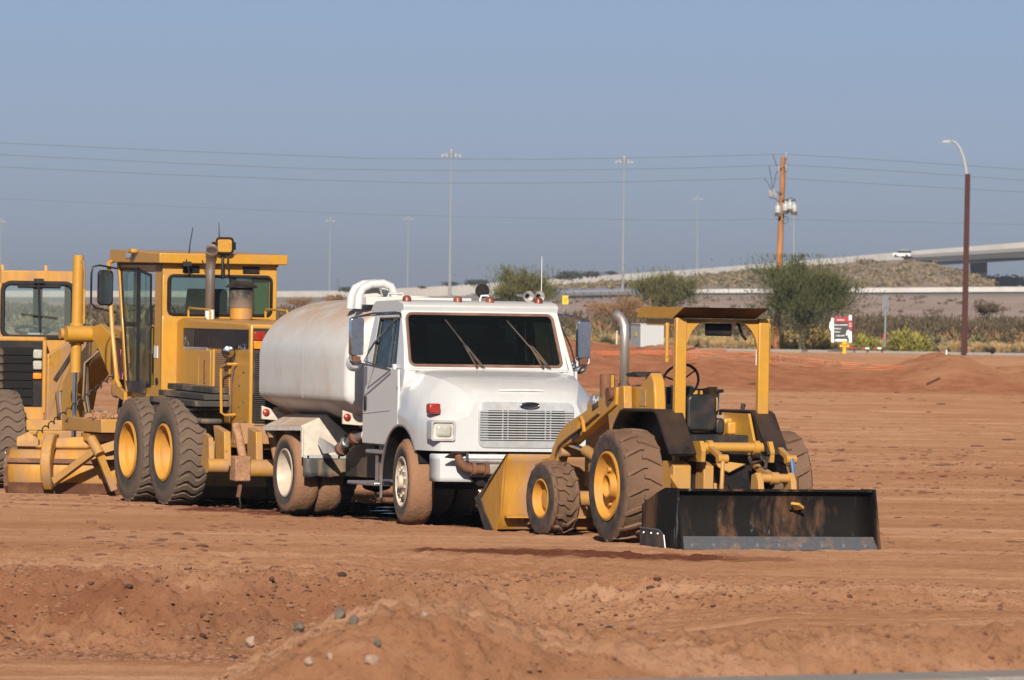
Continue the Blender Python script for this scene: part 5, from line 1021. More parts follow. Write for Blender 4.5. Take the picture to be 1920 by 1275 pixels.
gx = MB(); gx.b2((-1.0, ly(150), lz(668)), (-1.1, ly(196), lz(640))); ep(gx, 'rear_panel', 'black', bevel=.05); ep(MB().b2((-.96, ly(160), lz(669)), (-1.0, ly(192), lz(664))), 'panel_trim', 'alu')
for k in range(5): ep(MB().tube([(.2, ly(104+5*k), lz(735)), (.26, ly(106+4*k), lz(760)), (.24, ly(110+4*k), lz(790))], .03, 6), 'hydraulic_hose', 'hose_tan' if k % 2 else 'hose')
for s, u in ((1, 150), (-1, -30)):
    put_wheel(E2, [('wheel', rimG), ('tyre', tyG)], (-1.2, ly(u)+.2, .68), False)
# ================= the freeway beyond =================
wallc = pm('pale_concrete', (.35, .335, .325), .9, dirt=.3, dcol=(.40, .35, .31), ds=.05); gravel = pm('pink_gravel_slope', (.37, .255, .205), .95, dirt=.75, dcol=(.30, .20, .15), ds=.05, lo=.45, hi=.6)
roadc = pm('far_asphalt', (.13, .115, .11), .95, dirt=.5, dcol=(.18, .15, .13), ds=.06); barc = pm('barrier_concrete', (.46, .45, .44), .9, dirt=.3, dcol=(.45, .42, .40), ds=.1)
hillm = pm('scrubby_hill', (.35, .225, .15), .95, dirt=.8, dcol=(.23, .185, .115), ds=.16, lo=.42, hi=.56)
girder2 = pm('parapet_grey', (.17, .165, .165), .9)
girder = pm('bridge_girder', (.05, .048, .052), .9); bridge_shade_m = pm('bridge_shade', (.010, .010, .013), .9)  # pier material near-black, with the shade under the deck put into its colour
def strip(name, us, vtop, vbot, Y, mat, depth=1.0, kind='structure', **k):
    """a wall or bank standing at distance Y whose crest and foot follow the photograph"""
    m = MB(); top = [at(u, v, Y) for u, v in zip(us, vtop)]; bot = [at(u, v, Y) for u, v in zip(us, vbot)]
    fr = list(zip(bot, top)); n = len(us)
    V = [p for p in bot]+[p for p in top]+[p+Vector((0, depth, 0)) for p in top]+[p+Vector((0, depth, 0)) for p in bot]
    F_ = [(i+k_*n, i+1+k_*n, i+1+((k_+1) % 4)*n, i+((k_+1) % 4)*n) for k_ in range(4) for i in range(n-1)]
    m.add(V, F_); o = m.build(name, mat, smooth=0); return tag(o, kind=kind, **k)
# pale ramp wall climbing to the bridge
U1 = [-260, -20, 300, 512, 660, 780, 860, 925, 1050, 1160, 1270, 1400, 1500, 1590, 1706, 1830, 1920, 2300]
T1 = [543, 545, 545.5, 546, 545, 539, 535, 530, 522, 514.5, 507, 497, 489, 481, 471, 461, 454, 430]
B1 = [557, 557, 557, 557, 557, 556, 555, 552, 537, 528, 519, 508, 500, 492, 486, 477, 470, 450]
o = strip('ramp_wall', U1, T1, B1, 1900, wallc, 8, kind=None); tag(o, 'long pale concrete ramp wall climbing right to the bridge', 'wall')
# ground rising to the freeway (one bank)
def bank(name, us, pts, mat, **k):
    """pts: list of (Y, [v per u]) from near to far"""
    m = MB(); rows = [[at(u, v, Y) for u, v in zip(us, vs)] for Y, vs in pts]; m.sheet(rows); o = m.build(name, mat); return tag(o, kind='structure', **k)
UB = [-300, 0, 300, 520, 700, 900, 1050, 1290, 1600, 1920, 2300]
g0 = [at(u, 0, 1).x for u in UB]
topv = [566, 566, 567, 568, 567, 566, 562, 558, 555, 556, 556]
footz = []
m = MB(); rows = []
for f_, Yy in ((0, 1380), (.5, 1440), (1, 1500)):
    row = []
    for u, v in zip(UB, topv):
        p = at(u, v, 1500); x = (u-CX)/F*Yy; z = -.3+(p.z+.3)*f_; row.append((x, Yy, z))
    rows.append(row)
m.sheet(rows); tag(m.build('gravel_slope', gravel), kind='structure')
strip('freeway_road', UB, [557, 557, 557, 557.5, 557, 556, 551, 546, 545, 545, 545], [v+.5 for v in topv], 1501, roadc, 30)
strip('low_gravel_strip', [470, 520, 600, 660, 720], [579, 578, 577.5, 578, 580], [589, 589, 589, 590, 592], 1300, wallc, 2)
# barriers
o = strip('concrete_barrier', [1230, 1290, 1600, 1920, 2300], [543.5, 542.5, 540, 537.5, 536], [550, 549.5, 548.5, 547, 546], 1500.4, barc, .4, kind=None); tag(o, 'long white concrete barrier along the freeway below the scrubby hill', 'barrier')
gr_ = MB()
a, b = at(1052, 550, 1499), at(1185, 547, 1499); gr_.bar(a+Vector((0, 0, .3)), b+Vector((0, 0, .3)), .1, .35)
gro = gr_.build('guard_rail', pm('rail_grey', (.16, .165, .18), .6)); tag(gro, 'grey metal guard rail on the slope, above the yellow sign', 'guard rail')
pm_post = MB().box((0, 0, 0), (.25, .2, 1.0)).mesh('post', M['dark'], 0)
for i in range(8):
    o = inst('post', pm_post, gro); o.location = a.lerp(b, (i+.5)/8)+Vector((0, .15, -.1))
# scrubby hill under the bridge end
UH = [960, 1040, 1100, 1160, 1230, 1300, 1420, 1500, 1590, 1650, 1700, 1745, 1775, 1800, 1825, 1850, 1870]
TH = [548, 540, 534, 529, 524, 519, 508, 500, 493, 490, 488, 492, 500, 509, 519, 530, 537]
m = MB(); rows = []
for k in range(9):
    f_ = k/8; row = []
    for i in range(len(UH)*4-3):
        u = UH[i//4]+(UH[min(i//4+1, len(UH)-1)]-UH[i//4])*(i % 4)/4; v = TH[i//4]+(TH[min(i//4+1, len(TH)-1)]-TH[i//4])*(i % 4)/4
        pt = at(u, v, 1880); pb = at(u, 541, 1760); q = pb.lerp(pt, f_); q = CAM+(q-CAM)
        q.z += (random.random()-.5)*.5 if 0 < k < 8 else 0; row.append(q)
    rows.append(row)
m.sheet(rows); tag(m.build('embankment_hill', hillm), kind='structure')
# bridge
br = empty('bridge', at(1800, 520, 1890), label='grey highway bridge on a dark pier at the right edge', cat='bridge')
def brp(name, us, vt, vb, Y, mat, depth):
    o = strip(name, us, vt, vb, Y, mat, depth, kind=None); o.parent = br; o.matrix_parent_inverse = Matrix.Translation(-br.location); return o
brp('parapet', [1690, 1760, 1920, 2300], [479, 474.5, 464.5, 441], [484, 481, 471.5, 449], 1880, girder2, .6)
brp('girder', [1700, 1725, 1920, 2300], [483, 481.5, 471, 448], [486, 489, 483, 466], 1880.3, girder, 14)
brp('underside_shade', [1725, 1762, 1920, 2300], [488, 489.5, 482.5, 465], [489, 497, 488, 471], 1881.2, bridge_shade_m, 12)  # near-black strip painted as the shadow below the deck overhang
brp('pier', [1820, 1851], [493, 491], [537, 538], 1886, bridge_shade_m, 3)
mk = MB()
for i in range(28):
    u = 1732+i*7; v = np.interp(u, [1725, 1920], [481.5, 471]); p0_ = at(u, v+1.5, 1880.1); p1_ = at(u, np.interp(u, [1725, 1920], [488, 482.5]), 1880.1); mk.bar(p0_, p1_, .25, .3)
o = mk.build('girder_stiffeners', girder); o.parent = br; o.matrix_parent_inverse = Matrix.Translation(-br.location); o['kind'] = 'stuff'
# car on the ramp
cp = at(1692, 482.5, 1879.0); S_ = 1879/F
cr = empty('car', cp, math.radians(160), label='small white car driving on the ramp beside the bridge', cat='car')
wp = pm('car_white', (.75, .75, .76), .3, coat=.5)
b_ = MB(); b_.loft([[(x, -.85*k, z) for x, z in []] or [(x*1.0, -.9*k, 0) for x in (0,)]]) if False else None
body = MB(); pr = [(-2.2, .25), (-2.25, .8), (-2.1, 1.0), (2.0, 1.0), (2.2, .8), (2.2, .25)]; body.prism(pr, 1, -.88, .88); body.build('body', wp, cr, bevel=.12)
cbn = MB(); cbn.prism([(-2.0, .98), (-1.8, 1.62), (.6, 1.66), (1.25, .98)], 1, -.74, .74); cbn.build('cabin', M['black'], cr, bevel=.08)
MB().prism([(-1.75, 1.58), (-1.7, 1.70), (.5, 1.72), (.62, 1.6)], 1, -.72, .72).build('roof', wp, cr, bevel=.05)
wm_ = MB().cyl((0, -.1, 0), (0, .1, 0), .34).mesh('wheel', M['black'])
for x in (-1.35, 1.4):
    for y in (-.82, .82): o = inst('wheel', wm_, cr); o.location = (x, y, .34)
# ---------------- light masts ----------------
galv = pm('galvanised_pole', (.30, .31, .32), .5, metal=.4); lampm = pm('lamp_housing', (.40, .40, .41), .35)
def mast(u, vt, vb, Y, label, n=6):
    p = at(u, vb, Y); h = at(u, vt, Y).z-p.z; r = empty('light_mast', p, label=label, cat='light mast', group='tall light masts along the freeway')
    lean = (at(u+(vb-vt)*.012, vt, Y).x-p.x)
    MB().tube([(0, 0, 0), (lean*.5, 0, h*.5), (lean, 0, h*.985)], [.33, .24, .14], 10).build('pole', galv, r)
    hb = MB(); hb.cyl((lean, 0, h*.955), (lean, 0, h), .32)
    for i in range(n):
        a = i*2*math.pi/n; hb.bar((lean, 0, h*.985), (lean+1.7*math.cos(a), 1.7*math.sin(a), h*.975), .09, .09)
    hd = hb.build('lamp_ring', galv, r)
    lm = MB().lathe([(.22, -.22), (.31, -.05), (.22, .18), (.08, .28), (.001, .28)], (0, 0, 0), (0, 0, 1), 12).mesh('lamp', lampm)
    for i in range(n):
        a = i*2*math.pi/n; o = inst('lamp', lm, hd); o.location = (lean+1.75*math.cos(a), 1.75*math.sin(a), h*.965)
    tp_ = inst('lamp', lm, hd); tp_.location = (lean, 0, h+.1); return r
mast(843, 283, 562, 1600, 'tallest light mast, rising behind the white truck cab')
mast(1167.5, 296, 546, 1750, 'second tall light mast, above the yellow loader')
mast(617.5, 410, 546, 3300, 'small far light mast above the tanker, left of two')
mast(764, 406, 546, 3350, 'small far light mast above the tanker, right of two')
mast(1307, 369, 505, 3250, 'small far light mast between the tall mast and the wooden pole')
mast(0, 411, 546, 3300, 'small far light mast at the left edge of the photo')
# lattice tower, small street lamp far away
lt = MB(); p = at(633, 545, 3000)
for dx in (-.5, .5): lt.bar(p+Vector((dx, 0, 0)), p+Vector((dx*.5, 0, 4.6)), .12, .12)
for k in range(4): lt.bar(p+Vector((-.9+.1*k, 0, 1+1.05*k)), p+Vector((.9-.1*k, 0, 1+1.05*k)), .1, .1)
tag(lt.build('pylon', M['dark']), 'tiny dark pylon on the skyline right of the left far mast', 'pylon')
p = at(1893, 533, 1950); sl2 = MB(); sl2.tube([p, p+Vector((0, 0, 1.0)), p+Vector((.5, 0, 1.7)), p+Vector((1.1, 0, 2.1))], .12, 6); sl2.box(p+Vector((1.4, 0, 2.15)), (.7, .3, .2))
tag(sl2.build('far_street_lamp', galv), 'small far street lamp under the bridge, right edge', 'street lamp')
# ---------------- utility pole ----------------
PB = at(1455, 657, 470); PT = at(1469, 294, 470); up_ = empty('utility_pole', PB, label='leaning brown wooden utility pole carrying grey transformers', cat='utility pole')
wood = pm('pole_wood', (.42, .18, .065), .85, dirt=.8, dcol=(.17, .075, .04), ds=1.2, lo=.4, hi=.65, streak=True)
d_ = PT-PB; MB().tube([(0, 0, 0), d_*.5, d_], [.21, .185, .155], 14).build('pole', wood, up_)
def pp(u, v, dy=0): return at(u, v, 470+dy)-PB
dk_ = M['dark']; porc = pm('porcelain', (.38, .38, .40), .25)
def up_part(mb, name, mat): return mb.build(name, mat, up_)
for u0, v0, u1, v1, th in ((1448, 361, 1466, 362, .09), (1466, 375, 1490, 376, .1), (1470, 314, 1475, 310, .12), (1459, 316, 1466, 316, .06)): up_part(MB().bar(pp(u0, v0, -.25), pp(u1, v1, -.25), th, th), 'bracket', dk_)
can_ = MB().lathe([(.001, -.45), (.20, -.43), (.22, -.3), (.22, .28), (.19, .36), (.08, .40), (.07, .55), (.001, .56)], (0, 0, 0), (0, 0, 1), 14).mesh('transformer', pm('transformer_grey', (.36, .37, .38), .4))
for u, v in ((1473, 390), (1481, 387), (1489, 392), (1458.5, 394)):
    o = inst('transformer', can_, up_); o.location = pp(u, v, -.45); o.scale = (.9, .9, .75)
    up_part(MB().box(pp(u, v+8, -.5), (.35, .3, .22)), 'transformer_base', dk_)
ins_ = MB().lathe([(.03, -.2), (.10, -.15), (.05, -.1), (.11, -.03), (.05, .02), (.10, .09), (.03, .16)], (0, 0, 0), (0, 0, 1), 10).mesh('insulator', porc)
for u, v in ((1443, 362), (1447, 364), (1452, 361), (1455, 366), (1474, 291), (1474, 314), (1460, 317)):
    o = inst('insulator', ins_, up_); o.location = pp(u, v, -.3)
for pts in ([(1449, 290), (1456, 310), (1459, 316), (1454, 330), (1450, 352)], [(1442, 311), (1446, 335), (1449, 354)], [(1433, 336), (1440, 343), (1447, 356)], [(1474, 374), (1484, 371), (1491, 374), (1492, 380)], [(1470, 405), (1478, 408), (1477, 418), (1470, 419), (1467, 412)], [(1443, 371), (1455, 373), (1461, 380)]):
    up_part(MB().tube([pp(u, v, -.3) for u, v in pts], .022, 5), 'jumper_wire', dk_)
tag(MB().cyl(at(1488, 480, 3000), at(1488.5, 402, 3000), .35).build('far_pole', galv), 'faint far pole just right of the wooden utility pole', 'pole')
# wires
wirem = pm('wire', (.10, .11, .13), .6)
WL = [[(-400, 237), (0, 268), (330, 283), (700, 297), (1000, 299), (1250, 295), (1474, 289), (1700, 303), (1920, 318), (2300, 346)],
      [(-400, 262), (0, 290), (330, 306), (600, 317), (850, 320), (1100, 318.5), (1300, 315), (1474, 309), (1700, 322), (1920, 338), (2300, 366)],
      [(-400, 287), (0, 313), (330, 328), (600, 338), (800, 343), (1000, 343), (1180, 341), (1440, 334.5), (1474, 335), (1700, 348), (1920, 360), (2300, 386)],
      [(-400, 352), (0, 372), (350, 388), (700, 402), (1000, 409), (1250, 413), (1462, 411), (1490, 412), (1700, 416), (1920, 421), (2300, 432)]]
for i, pts in enumerate(WL):
    us = [p[0] for p in pts]; fine = []
    for a, b in zip(pts[:-1], pts[1:]):
        for k in range(4): fine.append((a[0]+(b[0]-a[0])*k/4, a[1]+(b[1]-a[1])*k/4))
    fine.append(pts[-1])
    ys_ = np.array([p[1] for p in fine]); 
    o = MB().tube([at(u, v, 470) for u, v in fine], (.014, .014, .014, .009)[i], 5).build('power_line', wirem)
    tag(o, ('topmost power line running over the wooden pole top', 'second power line from the top, across the sky', 'third power line from the top, across the sky', 'lowest and faintest power line across the sky')[i], 'power line', 'power lines across the sky')
# ---------------- street edge ----------------
street = MB(); street.add([(-80, 466, .01), (80, 466, .01), (80, 500, .01), (-80, 500, .01)], [(0, 1, 2, 3)]); tag(street.build('street', asph, smooth=0), kind='structure')
kb2 = MB(); kb2.b2((-80, 464.6, -.02), (80, 465.9, .13)); tag(kb2.build('street_kerb', conc), kind='structure')
rl = empty('street_lamp', at(1808, 663, 452), label='rust red street lamp pole with curved silver arm, far right', cat='street lamp')
rp = pm('rust_red_paint', (.055, .011, .007), .8, dirt=.4, dcol=(.04, .011, .007), streak=True)
B0 = at(1808, 663, 452); q = lambda u, v, dy=0: at(u, v, 452+dy)-B0
d_ = q(1814.5, 326); MB().prism([(-.13, -.13), (.13, -.13), (.13, .13), (-.13, .13)], 2, 0, 1).build('tmp', rp) if False else None
MB().loft([[Vector((sx*w_, sy*w_, 0))+c_ for sx, sy in ((-1, -1), (1, -1), (1, 1), (-1, 1))] for w_, c_ in ((.165, Vector((0, 0, 0))), (.14, d_))]).build('pole', rp, rl)
MB().tube([q(1813, 330), q(1811, 315), q(1807, 295), q(1800, 278), q(1793, 268), q(1786, 264)], [.085, .08, .075, .07, .06, .05], 8).build('arm', lampm, rl)
MB().loft([[q(1786, 262.5, -.12), q(1786, 266, -.12), q(1786, 266, .12), q(1786, 262.5, .12)], [q(1779, 262, -.2), q(1779, 267.5, -.2), q(1779, 267.5, .2), q(1779, 262, .2)], [q(1766, 264, -.12), q(1766, 266.5, -.12), q(1766, 266.5, .12), q(1766, 264, .12)]]).build('lamp_head', galv, rl)
# ---------------- signs, hydrant, cabinet ----------------
def flat_part(poly, Y, name, mat, parent, th=.03, base=None):
    m = MB(); pts = [at(u, v, Y)-(base or Vector((0, 0, 0))) for u, v in poly]; m.plate(pts, th); return m.build(name, mat, parent, smooth=0)
def rect(u0, v0, u1, v1): return [(u0, v0), (u1, v0), (u1, v1), (u0, v1)]
SY = 464.6; sg0 = at(1580, 645, SY); sg = empty('sale_sign', sg0, label='property sign with red header and black panel in a white frame', cat='sign')
sw_ = pm('sign_white', (.78, .78, .78), .5); sr = pm('sign_red', (.30, .015, .03), .5); sb = pm('sign_black', (.025, .027, .03), .5)
for u in (1561, 1594): flat_part(rect(u-2.4, 591 if u > 1580 else 596, u+2.8, 642), SY, 'post', sw_, sg, .2, sg0)
flat_part(rect(1564, 593.5, 1591, 604), SY-.12, 'header', sr, sg, .05, sg0); flat_part(rect(1563.5, 605.4, 1590.5, 635), SY-.12, 'panel', sb, sg, .05, sg0); flat_part(rect(1566, 636, 1588, 640), SY-.1, 'lower_board', sw_, sg, .05, sg0)
def disc(u, v, ru, rv, n=20): return [(u+ru*math.cos(2*math.pi*i/n), v+rv*math.sin(2*math.pi*i/n)) for i in range(n)]
flat_part(disc(1594.5, 609.8, 4.3, 10), SY-.2, 'round_badge', sr, sg, .04, sg0); flat_part(disc(1558.5, 611, 3.4, 9), SY-.05, 'round_badge', sw_, sg, .04, sg0)
for (u0, v, L_, seg) in ((1562.5, 609.5, 27, 15), (1562, 616.3, 15, 9), (1562, 622.3, 14, 8), (1567, 629.6, 17, 11), (1569, 600, 15, 7), (1592.3, 607, 4, 2), (1592.3, 611.5, 4.5, 2)):
    m = MB()
    for k in range(seg):
        w_ = L_/seg; hgt = random.uniform(.5, 1.3); m.plate([at(u0+k*w_, v-hgt, SY-.24 if u0 > 1590 else SY-.16)-sg0, at(u0+k*w_+w_*.72, v-hgt, SY-.24 if u0 > 1590 else SY-.16)-sg0, at(u0+k*w_+w_*.72, v+.7, SY-.24 if u0 > 1590 else SY-.16)-sg0, at(u0+k*w_, v+.7, SY-.24 if u0 > 1590 else SY-.16)-sg0], .02)
    o = m.build('lettering', sw_, sg, smooth=0); o['kind'] = 'stuff'
flat_part([(1586, 628), (1588, 620), (1591, 618), (1593, 622), (1593, 634), (1590.5, 634), (1590, 624), (1588, 630)], SY-.17, 'arrow', sw_, sg, .02, sg0)
# hydrant
h0 = at(1583, 663, 455); hy = empty('fire_hydrant', h0, label='yellow fire hydrant at the field edge below the property sign', cat='hydrant'); hyel = pm('hydrant_yellow', (.80, .42, .02), .45)
MB().lathe([(.15, 0), (.15, .04), (.115, .05), (.115, .36), (.15, .37), (.15, .42), (.12, .43), (.12, .50), (.20, .51), (.20, .55), (.14, .58), (.09, .68), (.05, .70), (.05, .76), (.001, .77)], (0, 0, 0), (0, 0, 1), 20).build('barrel', hyel, hy)
for s in (-1, 1): MB().lathe([(.07, 0), (.07, .10), (.09, .10), (.09, .15), (.03, .16), (.001, .2)], (s*.10, 0, .42), (s, 0, 0), 14).build('outlet_cap', hyel, hy)
# cabinet
c0 = at(1207, 659, 275); cb_ = empty('utility_cabinet', c0, math.radians(0), label='large grey electrical cabinet on the berm behind the loader exhaust', cat='cabinet')
cg = pm('cabinet_grey', (.44, .45, .46), .45, var=.02); pxm = 275/F
x0_, xm_, x1_ = -24*pxm, -6.5*pxm, 38*pxm; hh_ = 50*pxm
dx, dy = x1_-xm_, (x1_-xm_)*.22; ex, ey = x0_-xm_, abs(x0_-xm_)*4.2
base = [(xm_, 0), (x1_, dy), (x1_+ex, dy+ey), (xm_+ex, ey)]
MB().prism(base, 2, -.5, hh_).build('cabinet_body', cg, cb_, bevel=.015)
MB().prism([(xm_-.02, -.02), (x1_+.02, dy-.02), (x1_+ex+.02, dy+ey+.02), (xm_+ex-.02, ey+.02)], 2, hh_, hh_+.04).build('cabinet_lid', cg, cb_, bevel=.01)
MB().plate([(xm_+ex*.62-.012, ey*.62, hh_*.56), (xm_+ex*.40-.012, ey*.40, hh_*.56), (xm_+ex*.40-.012, ey*.40, hh_*.72), (xm_+ex*.62-.012, ey*.62, hh_*.72)], .01).build('warning_label', pm('label_yellow', (.7, .5, .08), .5), cb_)
# street-name sign post seen edge-on from behind, yellow sign, stakes
p0_ = at(1659, 652, 480); sp_o = empty('sign_post', p0_, label='thin grey post with narrow grey sign seen from behind', cat='sign post')
MB().cyl((0, 0, 0), at(1661, 553, 480)-p0_, .06, 8).build('post', galv, sp_o); flat_part(rect(1654.5, 554, 1666, 590), 480.1, 'sign_plate', pm('sign_back', (.16, .165, .175), .5, metal=.3), sp_o, .03, p0_)
flat_part(rect(1656.6, 626, 1659.6, 636), 479.9, 'red_band', pm('red_band', (.5, .06, .05), .5), sp_o, .05, p0_)
y0_ = at(1060, 600, 700); ys_o = empty('yellow_sign', y0_, label='small yellow sign on two thin legs, right of the truck roof', cat='sign')
flat_part(rect(1054.5, 554.5, 1065.5, 570), 700, 'board', pm('sign_yellow', (.82, .52, .01), .5), ys_o, .05, y0_)
for k in range(3): flat_part(rect(1057.5, 557.5+3.6*k, 1062.5, 559+3.6*k), 699.9, 'sign_line', pm('sign_line', (.45, .26, .01), .5), ys_o, .02, y0_)
for u in (1057, 1063): MB().cyl(at(u, 570, 700)-y0_, at(u, 598, 700)-y0_, .05, 6).build('leg', galv, ys_o)
stk = pm('stake_wood', (.62, .55, .45), .8)
for u, v0, v1, Y, lab, mt in ((1774.5, 656, 669, 262, 'white survey stake on top of the dirt mound', sw_), (1156, 620, 650, 455, 'pale wooden stake in the grass left of the loader exhaust', stk), (1722.5, 638, 646, 480, 'short white marker in the grass right of the sign post', sw_), (1279.5, 642, 652, 455, 'short white marker between the canopy posts', sw_), (1482.5, 634, 641, 470, 'tiny white marker left of the green tree trunk', sw_)):
    h_ = (v1-v0)*Y/F; p = at(u, v1, Y); w_ = 3.2*Y/F/2
    tag(MB().box(p+Vector((0, 0, h_/2)), (w_*2*.7, w_, h_)).build('stake', mt), lab, 'stake')
# fallen barricade by the hydrant
f0 = at(1625, 656, 462); fb = empty('barricade', f0, label='low striped barricade lying in weeds right of the hydrant', cat='barricade')
for k in range(9):
    u0 = 1592+k*7.6; flat_part([(u0, 651.5), (u0+7.4, 651.7), (u0+7.4, 654.5), (u0, 654.3)], 462, 'stripe', (sr, sw_, dk_)[k % 3] if k > 1 else sr, fb, .06, f0)
for u in (1600, 1625, 1652): flat_part(rect(u, 654.6, u+3.5, 661), 462.2, 'foot', dk_, fb, .1, f0)
for u0, u1 in ((1503, 1514), (1552, 1584)): tag(flat_part([(u0, 655), (u1, 655), (u1, 659.5), (u0, 659.5)], 463.5, 'drain_cover', dk_, None, .3), 'dark low kerb inlet %s' % ('at the foot of the green tree' if u0 < 1520 else 'left of the yellow hydrant'), 'inlet')
tag(MB().lathe([(.001, -.2), (.14, -.1), (.17, .06), (.05, .2), (.001, .22)], at(1861, 658, 455), (.3, 0, 1), 8).build('rubbish_bag', M['black']), 'small black rubbish bag by the kerb, right of the red pole', 'bag')
# ---------------- orange safety fence on the berm ----------------
om = pm('orange_net', (.62, .17, .075), .8); nf = MB()
def on_berm(U_, V_):                  # where the sight lines meet the berm
    ys_ = np.arange(244, 282, .2); R_ = np.array([tuple(ray(u, v)) for u, v in zip(U_, V_)])
    Xg = R_[:, :1]/R_[:, 1:2]*ys_; Zg = CAM_H+R_[:, 2:3]/R_[:, 1:2]*ys_; hit = Zg <= height(Xg, np.broadcast_to(ys_, Xg.shape))+.03
    k = np.where(hit.any(1), hit.argmax(1), 75); r_ = np.arange(len(U_)); return np.stack([Xg[r_, k], ys_[k], Zg[r_, k]+.02], 1)
def fence_row(us, vt, vb, Y, du, nr):
    n = int((us[-1]-us[0])/du); U_ = np.array([us[0]+i*du+j*.5 for j in range(nr+1) for i in range(n+1)])
    V_ = np.array([np.interp(us[0]+i*du, us, vt)*(1-j/nr)+np.interp(us[0]+i*du, us, vb)*j/nr for j in range(nr+1) for i in range(n+1)])
    Pn = on_berm(U_, V_); yy = Pn[:, 1].reshape(nr+1, n+1); K_ = np.ones(17)/17
    yy = np.stack([np.convolve(np.pad(r_, 8, 'edge'), K_, 'valid') for r_ in yy]); yy = (yy+yy.mean(0))/2
    Pn = np.array([tuple(at(u, v, y_-.15)) for u, v, y_ in zip(U_, V_, yy.ravel())]); q = lambda j, i: Vector(Pn[j*(n+1)+i]); w_ = .008
    for j in range(nr+1):
        for i in range(n+1):
            if i < n and (q(j, i)-q(j, i+1)).length < 1.2: a, b = q(j, i), q(j, i+1); h_ = Vector((0, 0, w_)); nf.add([a-h_, b-h_, b+h_, a+h_], [(0, 1, 2, 3)])
            if j < nr and (q(j, i)-q(j+1, i)).length < 4: a, b = q(j, i), q(j+1, i); h_ = Vector((w_*.7, 0, 0)); nf.add([a-h_, b-h_, b+h_, a+h_], [(0, 1, 2, 3)])
fence_row([1088, 1180, 1262], [659, 658, 657], [666, 665, 664], 258, 5, 3)
fence_row([1262, 1300, 1360, 1420, 1460], [657, 656, 659, 662, 666], [672, 680, 684, 684, 682], 257, 5, 5)
fence_row([1460, 1540, 1620, 1700], [667, 675, 682, 688], [682, 688, 693, 692], 256, 5, 3)
tag(nf.build('safety_fence', om, smooth=0), 'orange plastic safety netting sagging along the dirt berm', 'safety fence')
tag(MB().tube([at(1275, 659, 256), at(1290, 655, 256.2), at(1303, 652.5, 256.3)], .035, 6).build('fallen_post', M['rust']), 'rusty fallen post on the berm beside the loader canopy post', 'post')
# ================= vegetation =================
def leafmat(name, c, var=.35):
    m = bpy.data.materials.new(name); m.use_nodes = True; t = m.node_tree; N = t.nodes; K = t.links.new; b = N['Principled BSDF']
    tc = N.new('ShaderNodeTexCoord'); n = N.new('ShaderNodeTexNoise'); n.inputs['Scale'].default_value = 1.3; n.inputs['Detail'].default_value = 5; K(tc.outputs['Object'], n.inputs[0])
    a = N.new('ShaderNodeAttribute'); a.attribute_name = 'tint'
    r = N.new('ShaderNodeMix'); r.data_type = 'RGBA'; K(a.outputs['Fac'], r.inputs[0]); r.inputs[6].default_value = (*[x*(1-var) for x in c], 1); r.inputs[7].default_value = (c[0]*(1+var*1.3), c[1]*(1+var), c[2]*(1+var*.8), 1)
    K(r.outputs[2], b.inputs['Base Color']); b.inputs['Roughness'].default_value = .75; b.inputs['Specular IOR Level'].default_value = .2
    return m
def blades(name, C, D, L, Wd, mat, parent=None, seed=1):
    """one quad per blade: centre C, direction D, length L, width Wd"""
    rng = np.random.default_rng(seed); n = len(C); D = D/np.linalg.norm(D, axis=1, keepdims=True)
    r = rng.normal(size=(n, 3)); S = np.cross(D, r); S /= np.linalg.norm(S, axis=1, keepdims=True)+1e-9
    L = np.broadcast_to(L, n)[:, None]; Wd = np.broadcast_to(Wd, n)[:, None]
    V = np.stack([C-D*L/2-S*Wd/2, C-D*L/2+S*Wd/2, C+D*L/2+S*Wd/4, C+D*L/2-S*Wd/4], 1).reshape(-1, 3)
    me = np_mesh(name, V, np.arange(4*n).reshape(n, 4), mat)
    at_ = me.attributes.new('tint', 'FLOAT', 'POINT'); at_.data.foreach_set('value', np.repeat(rng.random(n).astype(np.float32), 4)); return me
green = leafmat('palo_verde_leaf', (.070, .080, .030)); bushg = leafmat('desert_willow_leaf', (.095, .095, .035)); dry = leafmat('dry_twig', (.22, .13, .065)); scrub = leafmat('creosote_leaf', (.085, .068, .042))
straw = leafmat('straw_grass', (.42, .30, .15)); yel = leafmat('yellow_green_leaf', (.20, .19, .04)); sage = leafmat('sage_leaf', (.16, .15, .08)); bark = pm('tree_bark', (.07, .065, .035), .9, dirt=.4)
